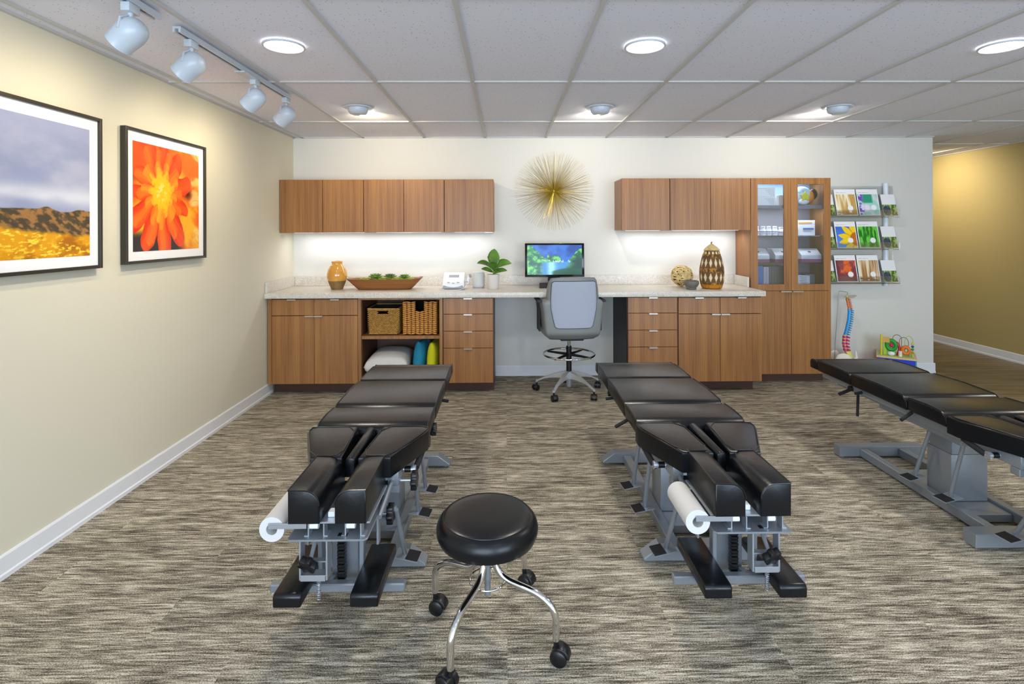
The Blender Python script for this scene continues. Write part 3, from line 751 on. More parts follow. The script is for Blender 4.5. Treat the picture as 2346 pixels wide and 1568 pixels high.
# ------------------------------------------------------------------ drafting chair
hc = Vector((.548, 4.63, 0))
t = thing('drafting_chair', 'grey shell-backed swivel drafting chair with foot ring, at the counter', 'office chair', hc)
rotc = Matrix.Translation(hc) @ Matrix.Rotation(math.radians(4), 4, 'Z')
def RC(x, y, z): return rotc @ Vector((x, y, z))
def lerp_tab(tab, z):
    for (z0, v0), (z1, v1) in zip(tab, tab[1:]):
        if z <= z1: 
            u = max(0, (z-z0)/(z1-z0)); u = u*u*(3-2*u); return v0+(v1-v0)*u
    return tab[-1][1]
wt = [(.498, .20), (.53, .235), (.60, .247), (.70, .256), (.80, .268), (.815, .262), (.835, .222), (.90, .214), (1.0, .200), (1.024, .185)]
dt = [(.498, .30), (.60, .34), (.78, .36), (.82, .14), (.86, .055), (1.024, .035)]      # how far the sides wrap forward
leanf = lambda z: -.23+(.0 if z > .55 else (.55-z)*1.2) - (z-.55)*.03
def shell(u, v):
    z = .498+v*(1.026-.498); q = u*2-1
    w = lerp_tab(wt, z); dp = lerp_tab(dt, z)
    a = abs(q); flat = .78
    if a < flat: x = w*.93*(q/flat)*1.0; y = .03*(a/flat)**2
    else:
        k = (a-flat)/(1-flat); x = math.copysign(w*(.93+.07*math.sin(k*PI/2)), q); y = .03+dp*(k**1.3)
    zz = z
    if z > 1.0: zz = z-.016*max(0, a-.5)**2*4
    return RC(x, leanf(z)+y, zz)
o = MB().grid(shell, 56, 44).build('shell', 'taupe', t, smooth=70, solid=.012)
# back panel inset
pt = [(.600, .128), (.603, .142), (.609, .153), (.620, .161), (.66, .171), (.70, .180), (.74, .188), (.78, .193), (.84, .195), (.93, .190), (.975, .186), (.985, .182), (.991, .174), (.993, .164)]
def panelf(u, v):
    z = .600+v*(.993-.600); q = u*2-1; w = float(np.interp(z, [p_[0] for p_ in pt], [p_[1] for p_ in pt]))
    bulge = -.006*(1-abs(q)**4)*(1-abs(2*v-1)**4)
    return RC(w*q, leanf(z)+.03*(abs(w*q)/.23)**2-.009+bulge, z)
o = MB().grid(panelf, 24, 60).build('back_panel', 'panel', t, smooth=80, solid=.004)
rim = [panelf(1, k/60) for k in range(61)]+[panelf(1-k/20, 1) for k in range(1, 21)]+[panelf(0, 1-k/60) for k in range(1, 61)]+[panelf(k/20, 0) for k in range(1, 20)]
MB().tube(rim, .0028, 6, closed=True).build('piping', 'charcoal', o)
MB().lathe([(0, .03), (.15, .03), (.20, .02), (.215, 0), (.20, -.03), (.15, -.04), (0, -.04)], (0, 0, 0), 36, 1, 1).xf(rotc @ Matrix.Translation((0, .02, .60))).build('seat', 'charcoal', t, smooth=60)
for s_ in (-1, 1):
    MB().box(s_*.272-.022, s_*.272+.022, -.16, .10, .806, .826, .008, 2).xf(rotc).build('arm_pad', 'charcoal', t)
    MB().box(s_*.268-.006, s_*.268+.006, -.08, .07, .55, .806, .004, 1).xf(rotc).build('arm_liner', 'charcoal', t)
MB().box(-.09, .11, -.11, .09, .470, .498, .006, 2).xf(rotc).build('seat_mechanism', 'charcoal', t)
MB().cyl((hc.x, hc.y, .395), (hc.x, hc.y, .475), .0135, n=20).build('gas_strut', 'chrome', t)
MB().cyl((hc.x, hc.y, .185), (hc.x, hc.y, .405), .0235, n=24).build('column', 'blackp', t)
MB().lathe([(0, .175), (.026, .175), (.024, .07), (.018, .05), (0, .05)][::-1], (hc.x, hc.y, 0), 24).build('hub', 'steel_l', t)
ring = MB().tube([(hc.x+.222*math.cos(a), hc.y+.222*math.sin(a), .335) for a in [2*PI*k/64 for k in range(64)]], .0085, 10, closed=True).build('foot_ring', 'chrome', t, smooth=60)
for k in range(4):
    a = PI/4+k*PI/2+.12
    MB().tube([(hc.x+.02*math.cos(a), hc.y+.02*math.sin(a), .332), (hc.x+.222*math.cos(a), hc.y+.222*math.sin(a), .328)], .010, 8, rads=[.013, .008]).build('ring_spoke', 'blackp', ring)
for k in range(5):
    a = math.radians(-90-30.5+72*k+ -2)
    d = Vector((math.cos(a), math.sin(a), 0)); nrm = Vector((-d.y, d.x, 0)); L = .295
    b = MB(); bm = b.bm; rows = []
    for i in range(9):
        u = i/8; p = hc+d*(.012+u*(L-.012)); zt_ = .190-.095*u**1.5-.01*u; zb_ = .118+.05*math.sin(u*PI*.5)*(1-u)-.048*u*.6+.0; zb_ = min(zb_, zt_-.014); w = .020*(1-.45*u)
        rows.append([bm.verts.new((p.x+nrm.x*w*sg*f_, p.y+nrm.y*w*sg*f_, z_)) for sg, z_, f_ in ((-1, zb_, .8), (-1, zt_-.004, 1), (0, zt_, 1), (1, zt_-.004, 1), (1, zb_, .8))])
    for A_, B_ in zip(rows, rows[1:]):
        for j in range(5): bm.faces.new((A_[j], A_[(j+1) % 5], B_[(j+1) % 5], B_[j]))
    bm.faces.new(rows[0]); bm.faces.new(rows[-1][::-1])
    lg = b.build('base_arm', 'polished', t, smooth=40)
    e = hc+d*(L-.008)
    MB().cyl((e.x, e.y, .065), (e.x, e.y, .095), .008).build('caster_stem', 'steel_l', lg)
    caster(t, e.x, e.y, .070, a+.9*(-1)**k, .026)

# ------------------------------------------------------------------ ceiling lights
LG = 'recessed ceiling lights'
for x, nm in ((-1.085, 'left'), (.69, 'middle'), (2.475, 'right')):
    where = {'left': 'nearest the track lighting', 'middle': 'in the middle of the ceiling', 'right': 'at the right edge of the picture'}[nm]
    t = thing('recessed_downlight', 'round glowing recessed downlight '+where, 'ceiling light', (x, 2.605, HZ), LG)
    MB().lathe([(.088, -.001), (.091, -.004), (.097, -.004), (.101, 0), (.099, .0055), (.088, .0055)], (x, 2.605, HZ-.004), 48).build('trim_ring', 'white_lamp', t)
    MB().lathe([(0, .003), (.0875, .003), (.0875, .0), (.06, -.004), (0, -.006)], (x, 2.605, HZ-.004), 48).build('lens', 'lampglow', t)
    light('downlight', 'SPOT', (x, 2.605, HZ-.03), 66, NEUT, aim=(x, 2.605, 0), spot=2.5, blend=.8, radius=.07)
    light('downlight', 'SPOT', (x, .3, HZ-.03), 8, NEUT, aim=(x, .3, 0), spot=2.5, blend=.8, radius=.07)
for x, where in ((-1.085, 'above the left wall cabinets'), (.70, 'in front of the brass sunburst'), (2.47, 'in front of the tall glass cabinet')):
    y = 3.905
    t = thing('eyeball_downlight', 'small white dropped eyeball downlight '+where, 'ceiling light', (x, y, HZ), 'eyeball ceiling lights')
    MB().lathe([(.076, .004), (.078, -.004), (.100, -.003), (.104, .004)], (x, y, HZ-.004), 40).build('trim_ring', 'white_lamp', t)
    MB().lathe([(0, -.050), (.040, -.049), (.060, -.042), (.071, -.026), (.074, 0)], (x, y, HZ-.004), 36).build('eyeball', 'white_lamp', t, smooth=60)
    MB().ell((x, y+.055, HZ-.036), (.030, .014, .012)).build('lamp', 'spotglow', t)
    light('eyeball lamp', 'SPOT', (x, y+.095, HZ-.04), 30, WARM if x < 0 else NEUT, aim=(x+.02, YB, HZ-.55), spot=2.3, blend=1, radius=.03)
    light('eyeball spill', 'POINT', (x, y+.115, HZ-.045), .7, NEUT, radius=.02)
# corridor downlight, and an added fill lamp
light('corridor lamp', 'SPOT', (4.60, 6.3, HZ-.03), 70, (1, .88, .68), aim=(5.38, 6.3, 1.6), spot=2.3, blend=1, radius=.05)
light('corridor lamp', 'SPOT', (4.7, 3.4, HZ-.03), 130, NEUT, aim=(4.7, 2.2, 0), spot=2.4, blend=1, radius=.07)  # unseen lamp added to lift the olive wall

# track lighting
TXk = -1.447
for y0, y1, nm in ((1.2, 2.215, 'short stretch of white lighting track at the top edge of the picture'), (2.345, 3.535, 'long white lighting track on the ceiling, carrying three spotlights')):
    t = thing('lighting_track', nm, 'lighting track', (TXk, (y0+y1)/2, HZ), 'ceiling lighting tracks')
    MB().extr([(TXk-.018, HZ-.0305), (TXk-.018, HZ-.005), (TXk+.018, HZ-.005), (TXk+.018, HZ-.0305), (TXk+.008, HZ-.0305), (TXk+.008, HZ-.015), (TXk-.008, HZ-.015), (TXk-.008, HZ-.0305)], 'Y', y0, y1).build('channel', 'white_lamp', t, smooth=0)
    B(TXk-.0078, TXk+.0078, y0+.03, y1-.06, HZ-.024, HZ-.0151).build('slot', 'blackp', t)
    if y0 > 2:
        MB().box(TXk-.03, TXk+.026, 2.90, 3.05, HZ-.040, HZ-.0307, .002, 1).build('joint_cover', 'white_lamp', t)
def spot_head(y, where, az, pw):
    t = thing('track_spotlight', 'white bell-shaped track spotlight '+where, 'spotlight', (TXk, y, HZ-.031), 'track spotlights')
    x = TXk
    MB().box(x-.017, x+.017, y-.032, y+.032, HZ-.066, HZ-.0315, .003, 2).build('adapter', 'white_lamp', t)
    MB().cyl((x, y, HZ-.082), (x, y, HZ-.0662), .010).build('stem', 'white_lamp', t)
    c = Vector((x, y, HZ-.142)); d = Vector((-.80*math.cos(az), .80*math.sin(az), -.60)).normalized()
    prof = [(0, -.060), (.022, -.058), (.040, -.047), (.051, -.028), (.055, -.004), (.054, .02), (.050, .062), (.052, .065), (.048, .065), (.047, .05)]
    q = d.to_track_quat('Z', 'Y').to_matrix().to_4x4(); q.translation = c
    b = MB().lathe(smoothprof(prof[:-4], 1)+prof[-4:], (0, 0, 0), 32).xf(q); b.build('shade', 'white_lamp', t, smooth=60, solid=.0015)
    MB().lathe([(0, .050), (.046, .050)], (0, 0, 0), 32).xf(q).build('lens', 'spotglow', t)
    sd = d.cross(Vector((0, 0, 1))).normalized()
    for k in (-1, 1):
        MB().tube([Vector((x, y, HZ-.078))+sd*.012*k, c+Vector((0, 0, .045))+sd*.046*k, c+sd*.054*k], .0045, 6, rads=[.0045, .005, .007]).build('yoke', 'white_lamp', t)
    light('track lamp', 'SPOT', c+d*.072, pw, WARM, aim=c+d, spot=2.1, blend=1, radius=.02)
spot_head(2.06, 'at the top left, on the short track', .15, 9)
spot_head(2.455, 'at the near end of the long track', .15, 9)
spot_head(3.075, 'below the joint of the long track', .25, 12)
spot_head(3.505, 'at the far end of the long track', .35, 13)

# ------------------------------------------------------------------ framed pictures on the left wall
def land(u, v):
    x = u*4; n = fbm(x*.8+3, v*5+2, 5)
    sky = mixc(hexa('9aa3c8'), hexa('bdc0da'), ss(.3, .75, n)); sky = mixc(sky, hexa('aab2dc'), ss(.7, 1, v)*.6)
    sky = mixc(sky, hexa('dfe3f2'), np.exp(-((v-.45)/.07)**2)*ss(.1, .5, fbm(x*.6, v*5, 3)))
    hor = .325+.035*fbm(x*1.6, x*0+4, 4)+.028*np.exp(-((u-.72)/.05)**2)+.018*np.exp(-((u-.93)/.05)**2)
    mnt = mixc(hexa('4a4030'), hexa('9a7040'), ss(.42, .66, fbm(x*9+v*20, v*34, 5)))
    s_ = fbm(x*11, v*85, 4); fld = mixc(hexa('a8660c'), hexa('dc9a16'), ss(.3, .6, fbm(x*2, v*9, 4))); fld = mixc(fld, hexa('f8d040'), ss(.55, .66, s_)*ss(.25, .5, fbm(x*2+4, v*7, 3)))
    line = .20+.10*np.sin(u*3.0+1.6)*.6+.03*fbm(x*3+5, x*0+1, 3)
    g = mixc(fld, mnt, ss(line-.015, line+.02, v))
    return mixc(g, sky*.90, ss(hor-.003, hor+.003, v))
def flower(u, v):
    wx = fbm(u*4+1, v*4, 3)-.5; wy = fbm(u*4+9, v*4+5, 3)-.5
    X = u+.10*wx; Y = v+.10*wy
    bg = mixc(hexa('f4781a'), hexa('ffc928'), ss(.35, .6, fbm(X*4+2+Y*2, Y*3.5, 4)))
    bg = mixc(bg, hexa('fff49a'), ss(.56, .72, fbm(X*3+9, Y*6+1, 4))*.8*ss(.3, .7, u+.3*v))
    bg = mixc(bg, hexa('e8450f'), ss(.35, .1, u)*ss(.55, .75, v)*.8)
    bg = mixc(bg, hexa('d8480e'), ss(.03, .0, np.abs((fbm(X*3, Y*3, 2)*6) % 1-.5))*.6)
    dx = X-.38; dy = (Y-.54)*.86; a = np.arctan2(dy, dx)
    out = mixc(bg, hexa('34302e'), ss(.22, .12, v)*ss(.78, .62, u))
    out = mixc(out, hexa('6a4a22'), np.exp(-(((u-.08)/.12)**2+((v-.70)/.05)**2)))
    out = mixc(out, hexa('4a2414'), np.exp(-(((u-.80)/.07)**2+((v-.57)/.05)**2)))
    for k_, (cnt, R_, ca, cb, sd) in enumerate(((11, .47, 'dc2808', 'f8601a', 1), (12, .40, 'e8380a', 'ff8420', 2), (10, .29, 'f0540e', 'ffa828', 3), (9, .20, 'f06a10', 'ffc62c', 4))):
        w = a*cnt/(2*np.pi)+.37*k_+.3*(vn(a*2+9*k_, a*0+3)-.5); p = np.abs((w % 1)-.5)*2
        idx = np.floor(w); rv = vn(idx*3.7+k_*11+50.3, idx*0+2.2)
        rr_ = np.hypot(dx, dy*(.92-.12*(dy < 0)))
        rad = R_*(.80+.35*rv)*(1-.38*p**2.5)
        c_ = mixc(hexa(ca), hexa(cb), ss(.0, .9, (1-p)*.6+.5*(fbm(a*22, rr_*5, 3))))
        c_ = mixc(c_, hexa(cb), ss(rad*.9, rad*.3, rr_)*.5)
        c_ = mixc(c_, hexa('b82808'), ss(.90, 1, p)*.55)
        out = mixc(out, c_, ss(rad+.006, rad-.006, rr_))
    rr_ = np.hypot(dx, dy*.9)
    out = mixc(out, hexa('ffd81e'), ss(.17, .12, rr_+.06*(vn(X*45, Y*45)-.3))); out = mixc(out, hexa('fff27a'), ss(.10, .04, rr_)*ss(.45, .6, fbm(X*45, Y*45, 2)))
    return out*np.array([.95, .86, .85])
def picture(label, y0, y1, z0, z1, fcol, fw=.016, board=.052, n=150, board_b=.062):
    t = thing('framed_picture', label, 'picture', (XL, (y0+y1)/2, z0), 'framed pictures on the cream wall')
    xa, xb = XL+.004, XL+.036
    def bar(ya, yb, za, zb): B(xa, xb, ya, yb, za, zb, .0015, 1).build('frame_bar', 'frame', t, smooth=0)
    bar(y0, y0+fw, z0, z1); bar(y1-fw, y1, z0, z1); bar(y0+fw, y1-fw, z0, z0+fw); bar(y0+fw, y1-fw, z1-fw, z1)
    B(xa+.004, XL+.022, y0+fw, y1-fw, z0+fw, z1-fw).build('mat_board', 'mat_board', t)
    ya, yb = y0+fw+board, y1-fw-board; za, zb = z0+fw+board_b-.012, z1-fw-board
    art('print', fcol, (XL+.0228, ya, za), (0, yb-ya, 0), (0, 0, zb-za), n, n, 'art', t)
picture('large framed picture of golden hills under a cloudy sky, cut by the left edge', 1.70, 2.688, 1.236, 1.986, land, n=260)
picture('smaller framed picture of bright orange flowers', 2.852, 3.61, 1.241, 1.988, flower, n=200)

# ------------------------------------------------------------------ brass sunburst
t = thing('sunburst_wall_ornament', 'brass sunburst wall ornament of thin radiating rods above the monitor', 'wall ornament', (.465, YB-.06, 1.798))
sc0 = Vector((.465, YB-.058, 1.798))
rr = random.Random(5)
MB().ell(sc0, (.016, .016, .016)).build('hub', 'brass', t)
B(.445, .485, YB-.045, YB-.001, 1.778, 1.818).build('wall_mount', 'brass', t)
for k in range(99):
    a = 2*PI*(k+.6*rr.random())/99; L = .372+.012*rr.random(); e = rr.uniform(-.012, .06)
    MB().cyl(sc0, sc0+Vector((L*math.cos(a), -e, L*math.sin(a))), .0016, .0011, 5).build('rod', 'brass', t, smooth=80)
b = MB()
for k in range(150):
    a = 2*PI*(k+.8*rr.random())/150; L = rr.choice((.19, .25, .29, .33)); e = rr.uniform(-.01, .12)
    b.cyl(sc0, sc0+Vector((L*math.cos(a), -e, L*math.sin(a))), .0014, .001, 4)
o = b.build('short_rods', 'brass', t, smooth=80); o['kind'] = 'stuff'

# ------------------------------------------------------------------ things on the counter
CZ = .8885
# vase
c = (-1.540, 4.84, CZ)
t = thing('ceramic_vase', 'amber glazed vase with a raw brown clay base, left on the counter', 'vase', c)
K = lambda pr: smoothprof(pr, 2)
MB().lathe([(.0, 0), (.050, 0), (.052, .003)]+[(.052, .004), (.066, .04), (.080, .078)], c, 40).build('clay_base', 'clay', t, smooth=60)
MB().lathe(K([(.080, .079), (.089, .11), (.090, .14), (.080, .18), (.062, .212), (.048, .226), (.046, .236), (.049, .246), (.050, .256), (.044, .256), (.042, .24), (.05, .2)]), c, 48).build('glazed_body', 'amber', t, smooth=70)
# dough bowl
c = Vector((-1.105, 4.84, CZ))
t = thing('dough_bowl', 'long carved wooden dough bowl holding succulents', 'bowl', c)
def bowlf(u, v, inner=0):
    a = 2*PI*u
    # outline: hexagon-like trough; v 0 bottom centre -> 1 rim
    ca, sa = math.cos(a), math.sin(a)
    L = .345; Wd = .115; n_ = 3.2
    rr_ = (abs(ca)**n_+abs(sa)**n_)**(-1/n_)
    k = .0 + v; sc1 = .62+.38*v**1.2 if v > .25 else (.62+.38*.25**1.2)*v/.25
    x = L*rr_*ca*sc1; y = Wd*rr_*sa*sc1*(.86 if v < .3 else 1)
    h = .0 if v <= .25 else .095*((v-.25)/.75)**1.1
    h += .018*(abs(ca)**6)*v**3*(1 if ca > 0 else .2)
    if inner: x *= .93; y *= .88; h += .008 if v < .9 else .0
    return (c.x+x, c.y+y, c.z+h+.0)
b = MB(); bm = b.bm; nu = 64; rings = []
for v in (.25, .35, .5, .7, .85, 1.0): rings.append([bm.verts.new(bowlf(k/nu, v)) for k in range(nu)])
for v in (1.0, .85, .7, .5, .35, .25): rings.append([bm.verts.new(bowlf(k/nu, v, 1)) for k in range(nu)])
for A_, B_ in zip(rings, rings[1:]):
    for k in range(nu): bm.faces.new((A_[k], A_[(k+1) % nu], B_[(k+1) % nu], B_[k]))
bm.faces.new(rings[0][::-1]); bm.faces.new(rings[-1])
b.build('bowl_body', 'bowl_wood', t, smooth=40)
rm = random.Random(2)
b = MB()
for k in range(140): b.ell((c.x+rm.uniform(-.22, .25), c.y+rm.uniform(-.055, .055), CZ+.080+rm.uniform(0, .014)), (.014, .012, .010), u=6, v=4)
o = b.build('moss', 'moss', None); tag(o, 'bright green moss filling the wooden dough bowl', 'moss', kind='stuff')
def succulent(x, y, z, R_, mt, label, seed, pointy=1):
    b = MB(); q = random.Random(seed)
    for ring_, (cnt, tilt, ln) in enumerate(((9, 12, 1.), (8, 32, .85), (7, 52, .65), (5, 72, .45))):
        for k in range(cnt):
            a = 2*PI*(k+.5*ring_)/cnt+q.uniform(-.1, .1); L = R_*ln; el = math.radians(tilt)
            d = Vector((math.cos(a)*math.cos(el), math.sin(a)*math.cos(el), math.sin(el)))
            rot = d.to_track_quat('Z', 'Y').to_matrix()
            b.ell(Vector((x, y, z))+d*L*.5, (L*.26, L*.11, L*.52), rot, 8, 6)
    o = b.build('succulent', mt, None, smooth=60); o.location = (0, 0, 0)
    return tag(o, label, 'succulent', 'succulents in the dough bowl')
succulent(-1.185, 4.83, CZ+.106, .070, 'succ', 'green rosette succulent, leftmost of three in the wooden dough bowl', 1)
succulent(-1.055, 4.83, CZ+.108, .062, 'succ2', 'dark frilled succulent in the middle of the wooden dough bowl', 4)
succulent(-.925, 4.83, CZ+.106, .056, 'succ', 'small green succulent, rightmost of three in the wooden dough bowl', 8)
# ultrasound therapy unit
c = Vector((-.475, 4.83, CZ))
t = thing('therapy_device', 'white ultrasound therapy machine with sloping face and small display', 'medical device', c)
hw = .098
side = [(-.085, .012), (-.092, .03), (-.080, .052), (.055, .142), (.085, .145), (.092, .13), (.085, .012)]
MB().extr([(c.y+a, c.z+z_) for a, z_ in side], 'X', c.x-hw, c.x+hw, .012, 3).build('housing', 'whitep', t, smooth=50)
sl = math.atan2(.09, .135)
fm = Matrix.Translation(c+Vector((0, -.080, .052))) @ Matrix.Rotation(sl, 4, 'X')
MB().box(-.046, .046, .095, .128, .0005, .0035, .001, 1).xf(fm).build('display', 'greyp', t)
for xx, yy in ((-.043, .018), (0, .008), (.043, .018)):
    MB().ell((xx, yy, .002), (.013, .005, .002)).xf(fm).build('button', 'greyp', t)
MB().extr([(c.x-.094, c.z+.014), (c.x-.085, c.z+.042), (c.x-.05, c.z+.028), (c.x, c.z+.022), (c.x+.05, c.z+.028), (c.x+.085, c.z+.042), (c.x+.094, c.z+.014), (c.x+.07, c.z+.010), (c.x-.07, c.z+.010)], 'Y', c.y-.099, c.y-.086, .003, 1).build('bumper', 'greyp', t)
for xx in (-.07, .07):
    MB().cyl((c.x+xx, c.y-.05, c.z), (c.x+xx, c.y-.05, c.z+.0125), .010).build('foot', 'greyp', t)
MB().tube(bend([(c.x+.108, c.y-.03, CZ+.09), (c.x+.118, c.y-.05, CZ+.02), (c.x+.07, c.y-.12, CZ+.004), (c.x-.09, c.y-.13, CZ+.004), (c.x-.13, c.y-.07, CZ+.004), (c.x-.09, c.y, CZ+.005)], .03), .0028, 7).build('cable', 'whitep', t)
o = MB().tube([(c.x+.124, c.y-.02, CZ+.045), (c.x+.130, c.y-.02, CZ+.085), (c.x+.142, c.y-.02, CZ+.118)], .013, 12, rads=[.009, .014, .013]).build('probe', 'whitep', t)
MB().cyl((c.x+.138, c.y-.02, CZ+.118), (c.x+.158, c.y-.02, CZ+.122), .017).build('probe_head', 'greyp', o)
B(c.x+.097, c.x+.128, c.y-.035, c.y-.005, CZ+.06, CZ+.072, .003, 1).build('probe_holder', 'greyp', t)
# round speaker
t = thing('smart_speaker', 'white cylindrical speaker between the therapy machine and the potted plant', 'speaker', (-.2585, 4.92, CZ))
MB().lathe(K([(0, .004), (.050, .004), (.057, .010), (.059, .03), (.059, .12), (.057, .142), (.050, .149), (0, .150)]), (-.2585, 4.92, CZ), 40).build('fabric_body', 'paper', t, smooth=50)
MB().lathe([(0, 0), (.050, 0), (.052, .004), (0, .004)], (-.2585, 4.92, CZ), 32).build('base_ring', 'whitep', t)
MB().tube(bend([(-.29, 4.965, CZ+.02), (-.33, 4.975, CZ+.004), (-.36, 5.05, CZ+.004), (-.34, 5.13, CZ+.004)], .02), .003, 6).build('cord', 'whitep', t)
# potted plant
c = Vector((-.117, 4.80, CZ))
t = thing('potted_plant', 'small broad-leaved green plant in a matte white pot', 'plant', c)
MB().lathe([(0, 0), (.046, 0), (.048, .003), (.058, .132), (.060, .134), (.056, .134), (.053, .122), (0, .122)], c, 40).build('pot', 'potw', t)
MB().lathe([(0, .1225), (.052, .1225), (.03, .127), (0, .128)], c, 20).build('soil', 'toe', t)
MB().tube([c+Vector((0, 0, .12)), c+Vector((.004, 0, .17)), c+Vector((-.002, 0, .21))], .004, 8).build('stem', 'succ2', t)
def leaf(base, azi, el, L, Wd, droop, roll_=0):
    d = Vector((math.cos(azi), math.sin(azi), 0)); up = Vector((0, 0, 1)); sd = Vector((-d.y, d.x, 0))
    e0 = math.radians(el)
    mid = []; p = Vector(base); n_ = 10
    for i in range(n_+1):
        mid.append(p.copy()); ang = e0-math.radians(droop)*(i/n_); p = p+(d*math.cos(ang)+up*math.sin(ang))*(L/n_)
    def f(u, v):
        i = min(int(v*n_), n_); q = mid[i]; w = Wd*(math.sin(PI*min(1, v**.75*.98+.02)))**.8*(.55+.45*v)*1.25; s_ = (u*2-1)
        nrm = Vector((0, 0, 1)).cross(sd)
        tilt = Vector((0, 0, 1))*math.sin(roll_)+sd*math.cos(roll_)
        return q+tilt*w*s_+up*(.18*w*s_*s_)
    MB().grid(f, 6, n_).build('leaf', 'leaf', t, smooth=80, solid=.0012)
s0 = c+Vector((0, 0, .165))
leaf(s0+Vector((0, 0, .02)), 1.3, 80, .185, .060, 10, .15)
leaf(s0+Vector((0, 0, .01)), .12, 50, .19, .042, 72, 1.0)
leaf(s0+Vector((0, 0, .0)), 3.0, 62, .18, .040, 85, .8)
leaf(s0+Vector((0, 0, -.01)), .5, 58, .13, .040, 30, .7)
leaf(s0+Vector((0, 0, -.015)), 3.4, 35, .12, .026, 40, 1.0)
leaf(s0+Vector((0, 0, -.03)), -.2, 38, .14, .026, 55, 1.0)
leaf(s0+Vector((0, 0, .01)), -1.7, 62, .11, .045, 40, 0)
leaf(s0+Vector((0, 0, .01)), 2.4, 70, .14, .042, 20, .5)
# monitor
mc = Vector((.455, 4.95, 1.140))
t = thing('computer_monitor', 'black all-in-one monitor showing a lake and green hills', 'monitor', (.455, 4.95, CZ))
mm = Matrix.Translation(mc) @ Matrix.Rotation(math.radians(-1.2), 4, 'Z') @ Matrix.Rotation(math.radians(-4), 4, 'X')
MB().box(-.278, .278, 0, .03, -.158, .158, .004, 2).xf(mm).build('bezel', 'screenblk', t)
def lake(u, v):
    n = fbm(u*6, v*4, 5); n2 = fbm(u*14+4, v*9, 5)
    sky = mixc(hexa('1c3f86'), hexa('2f62b4'), ss(.3, .7, n))
    hillL = 1.05-1.55*np.abs(u-.05)**.9; hillR = .25+.62*ss(.6, 1.0, u)
    hor = np.maximum(np.maximum(hillL, hillR), .62*ss(.3, .38, u)*ss(.75, .55, u)+.06*n2)+.06*n2-.03
    g = mixc(hexa('12503a'), hexa('6cc05c'), ss(.32, .72, n2)*ss(-.1, .6, v+.4*(u < .5))+0)
    g = mixc(g, hexa('16382c'), ss(.65, .95, u)*ss(.75, .4, v))
    out = mixc(g, sky, ss(hor-.01, hor+.01, v))
    lk = ss(.22, .30, u)*ss(.82, .68, u+.4*(.3-v)); wl = .40+.05*n
    water = mixc(hexa('2a6fa8'), hexa('8fc6f0'), np.exp(-((u-.44)/.07)**2)+.3*n)
    out = mixc(out, water, lk*ss(wl+.01, wl-.01, v))
    out = mixc(out, hexa('e0ecff'), np.exp(-((v-.46)/.035)**2)*ss(.55, .66, fbm(u*40, v*14, 2))*ss(.25, .3, u)*ss(.82, .78, u))
    return mixc(out, hexa('14482c'), ss(.12, .06, v-.12*ss(.35, .7, u))*ss(.42, .5, u)*.9)
P0 = mm @ Vector((-.256, -.0008, -.137)); PU = (mm @ Vector((.256, -.0008, -.137)))-P0; PV = (mm @ Vector((-.256, -.0008, .141)))-P0
art('screen', lake, P0, PU, PV, 160, 100, 'screen', t)
MB().extr([(4.975, 1.12), (4.99, 1.12), (5.06, .90), (5.05, .893), (5.03, .893)], 'X', .40, .51, .002, 1).build('stand_neck', 'charcoal', t)
MB().extr([(.305, 4.84), (.605, 4.84), (.59, 5.07), (.32, 5.07)], 'Z', CZ, CZ+.028, .004, 2).build('stand_base', 'charcoal', t)
# rattan ball
c = Vector((1.635, 4.90, CZ+.103))
b = MB(); q = random.Random(11)
for k in range(64):
    ax = Vector((q.gauss(0, 1), q.gauss(0, 1), q.gauss(0, 1))).normalized(); u_ = ax.orthogonal().normalized(); w_ = ax.cross(u_)
    off = q.uniform(-.05, .05); R_ = .094+q.uniform(-.004, .005); rr_ = math.sqrt(max(.001, R_*R_-off*off))
    st = q.uniform(0, 6.28); span = q.uniform(2.2, 5.5); n_ = 22
    wd = q.uniform(.0035, .006)
    rows = []
    for i in range(n_+1):
        a = st+span*i/n_; p = c+ax*off+(u_*math.cos(a)+w_*math.sin(a))*rr_; nrm = (p-c).normalized()
        rows.append([b.bm.verts.new(p+ax*wd*sg+nrm*h) for sg, h in ((-1, 0), (0, .0022), (1, 0), (0, -.002))])
    for A_, B_ in zip(rows, rows[1:]):
        for j in range(4): b.bm.faces.new((A_[j], A_[(j+1) % 4], B_[(j+1) % 4], B_[j]))
t = thing('rattan_ball', 'pale woven rattan ball on the counter behind the dark bowl', 'ornament', (c.x, c.y, CZ))
b.build('woven_strips', 'rattan', t, smooth=40)
MB().ell(c, (.088, .088, .088), u=24, v=16).build('core', 'clay', t, smooth=80)
# small dark bowl
c = (1.652, 4.70, CZ)
o = MB().lathe(K([(0, .0), (.042, 0), (.044, .006), (.042, .014), (.052, .026), (.064, .042), (.066, .060), (.062, .076), (.058, .078), (.056, .070), (.058, .05), (.04, .03), (0, .026)]), c, 40).build('small_bowl', 'stone_d', None, smooth=60)
tag(o, 'small dark stoneware bowl in front of the rattan ball', 'bowl')
# tall lidded basket
c = Vector((1.858, 4.76, CZ))
t = thing('lidded_basket', 'tall woven basket with diamond pattern and pale cone lid', 'basket', c)
prb = K([(0, 0), (.078, 0), (.090, .012), (.102, .06), (.108, .12), (.104, .19), (.093, .25), (.079, .30), (.066, .335), (.064, .345), (0, .345)])
b = MB().lathe(prb, c, 96)
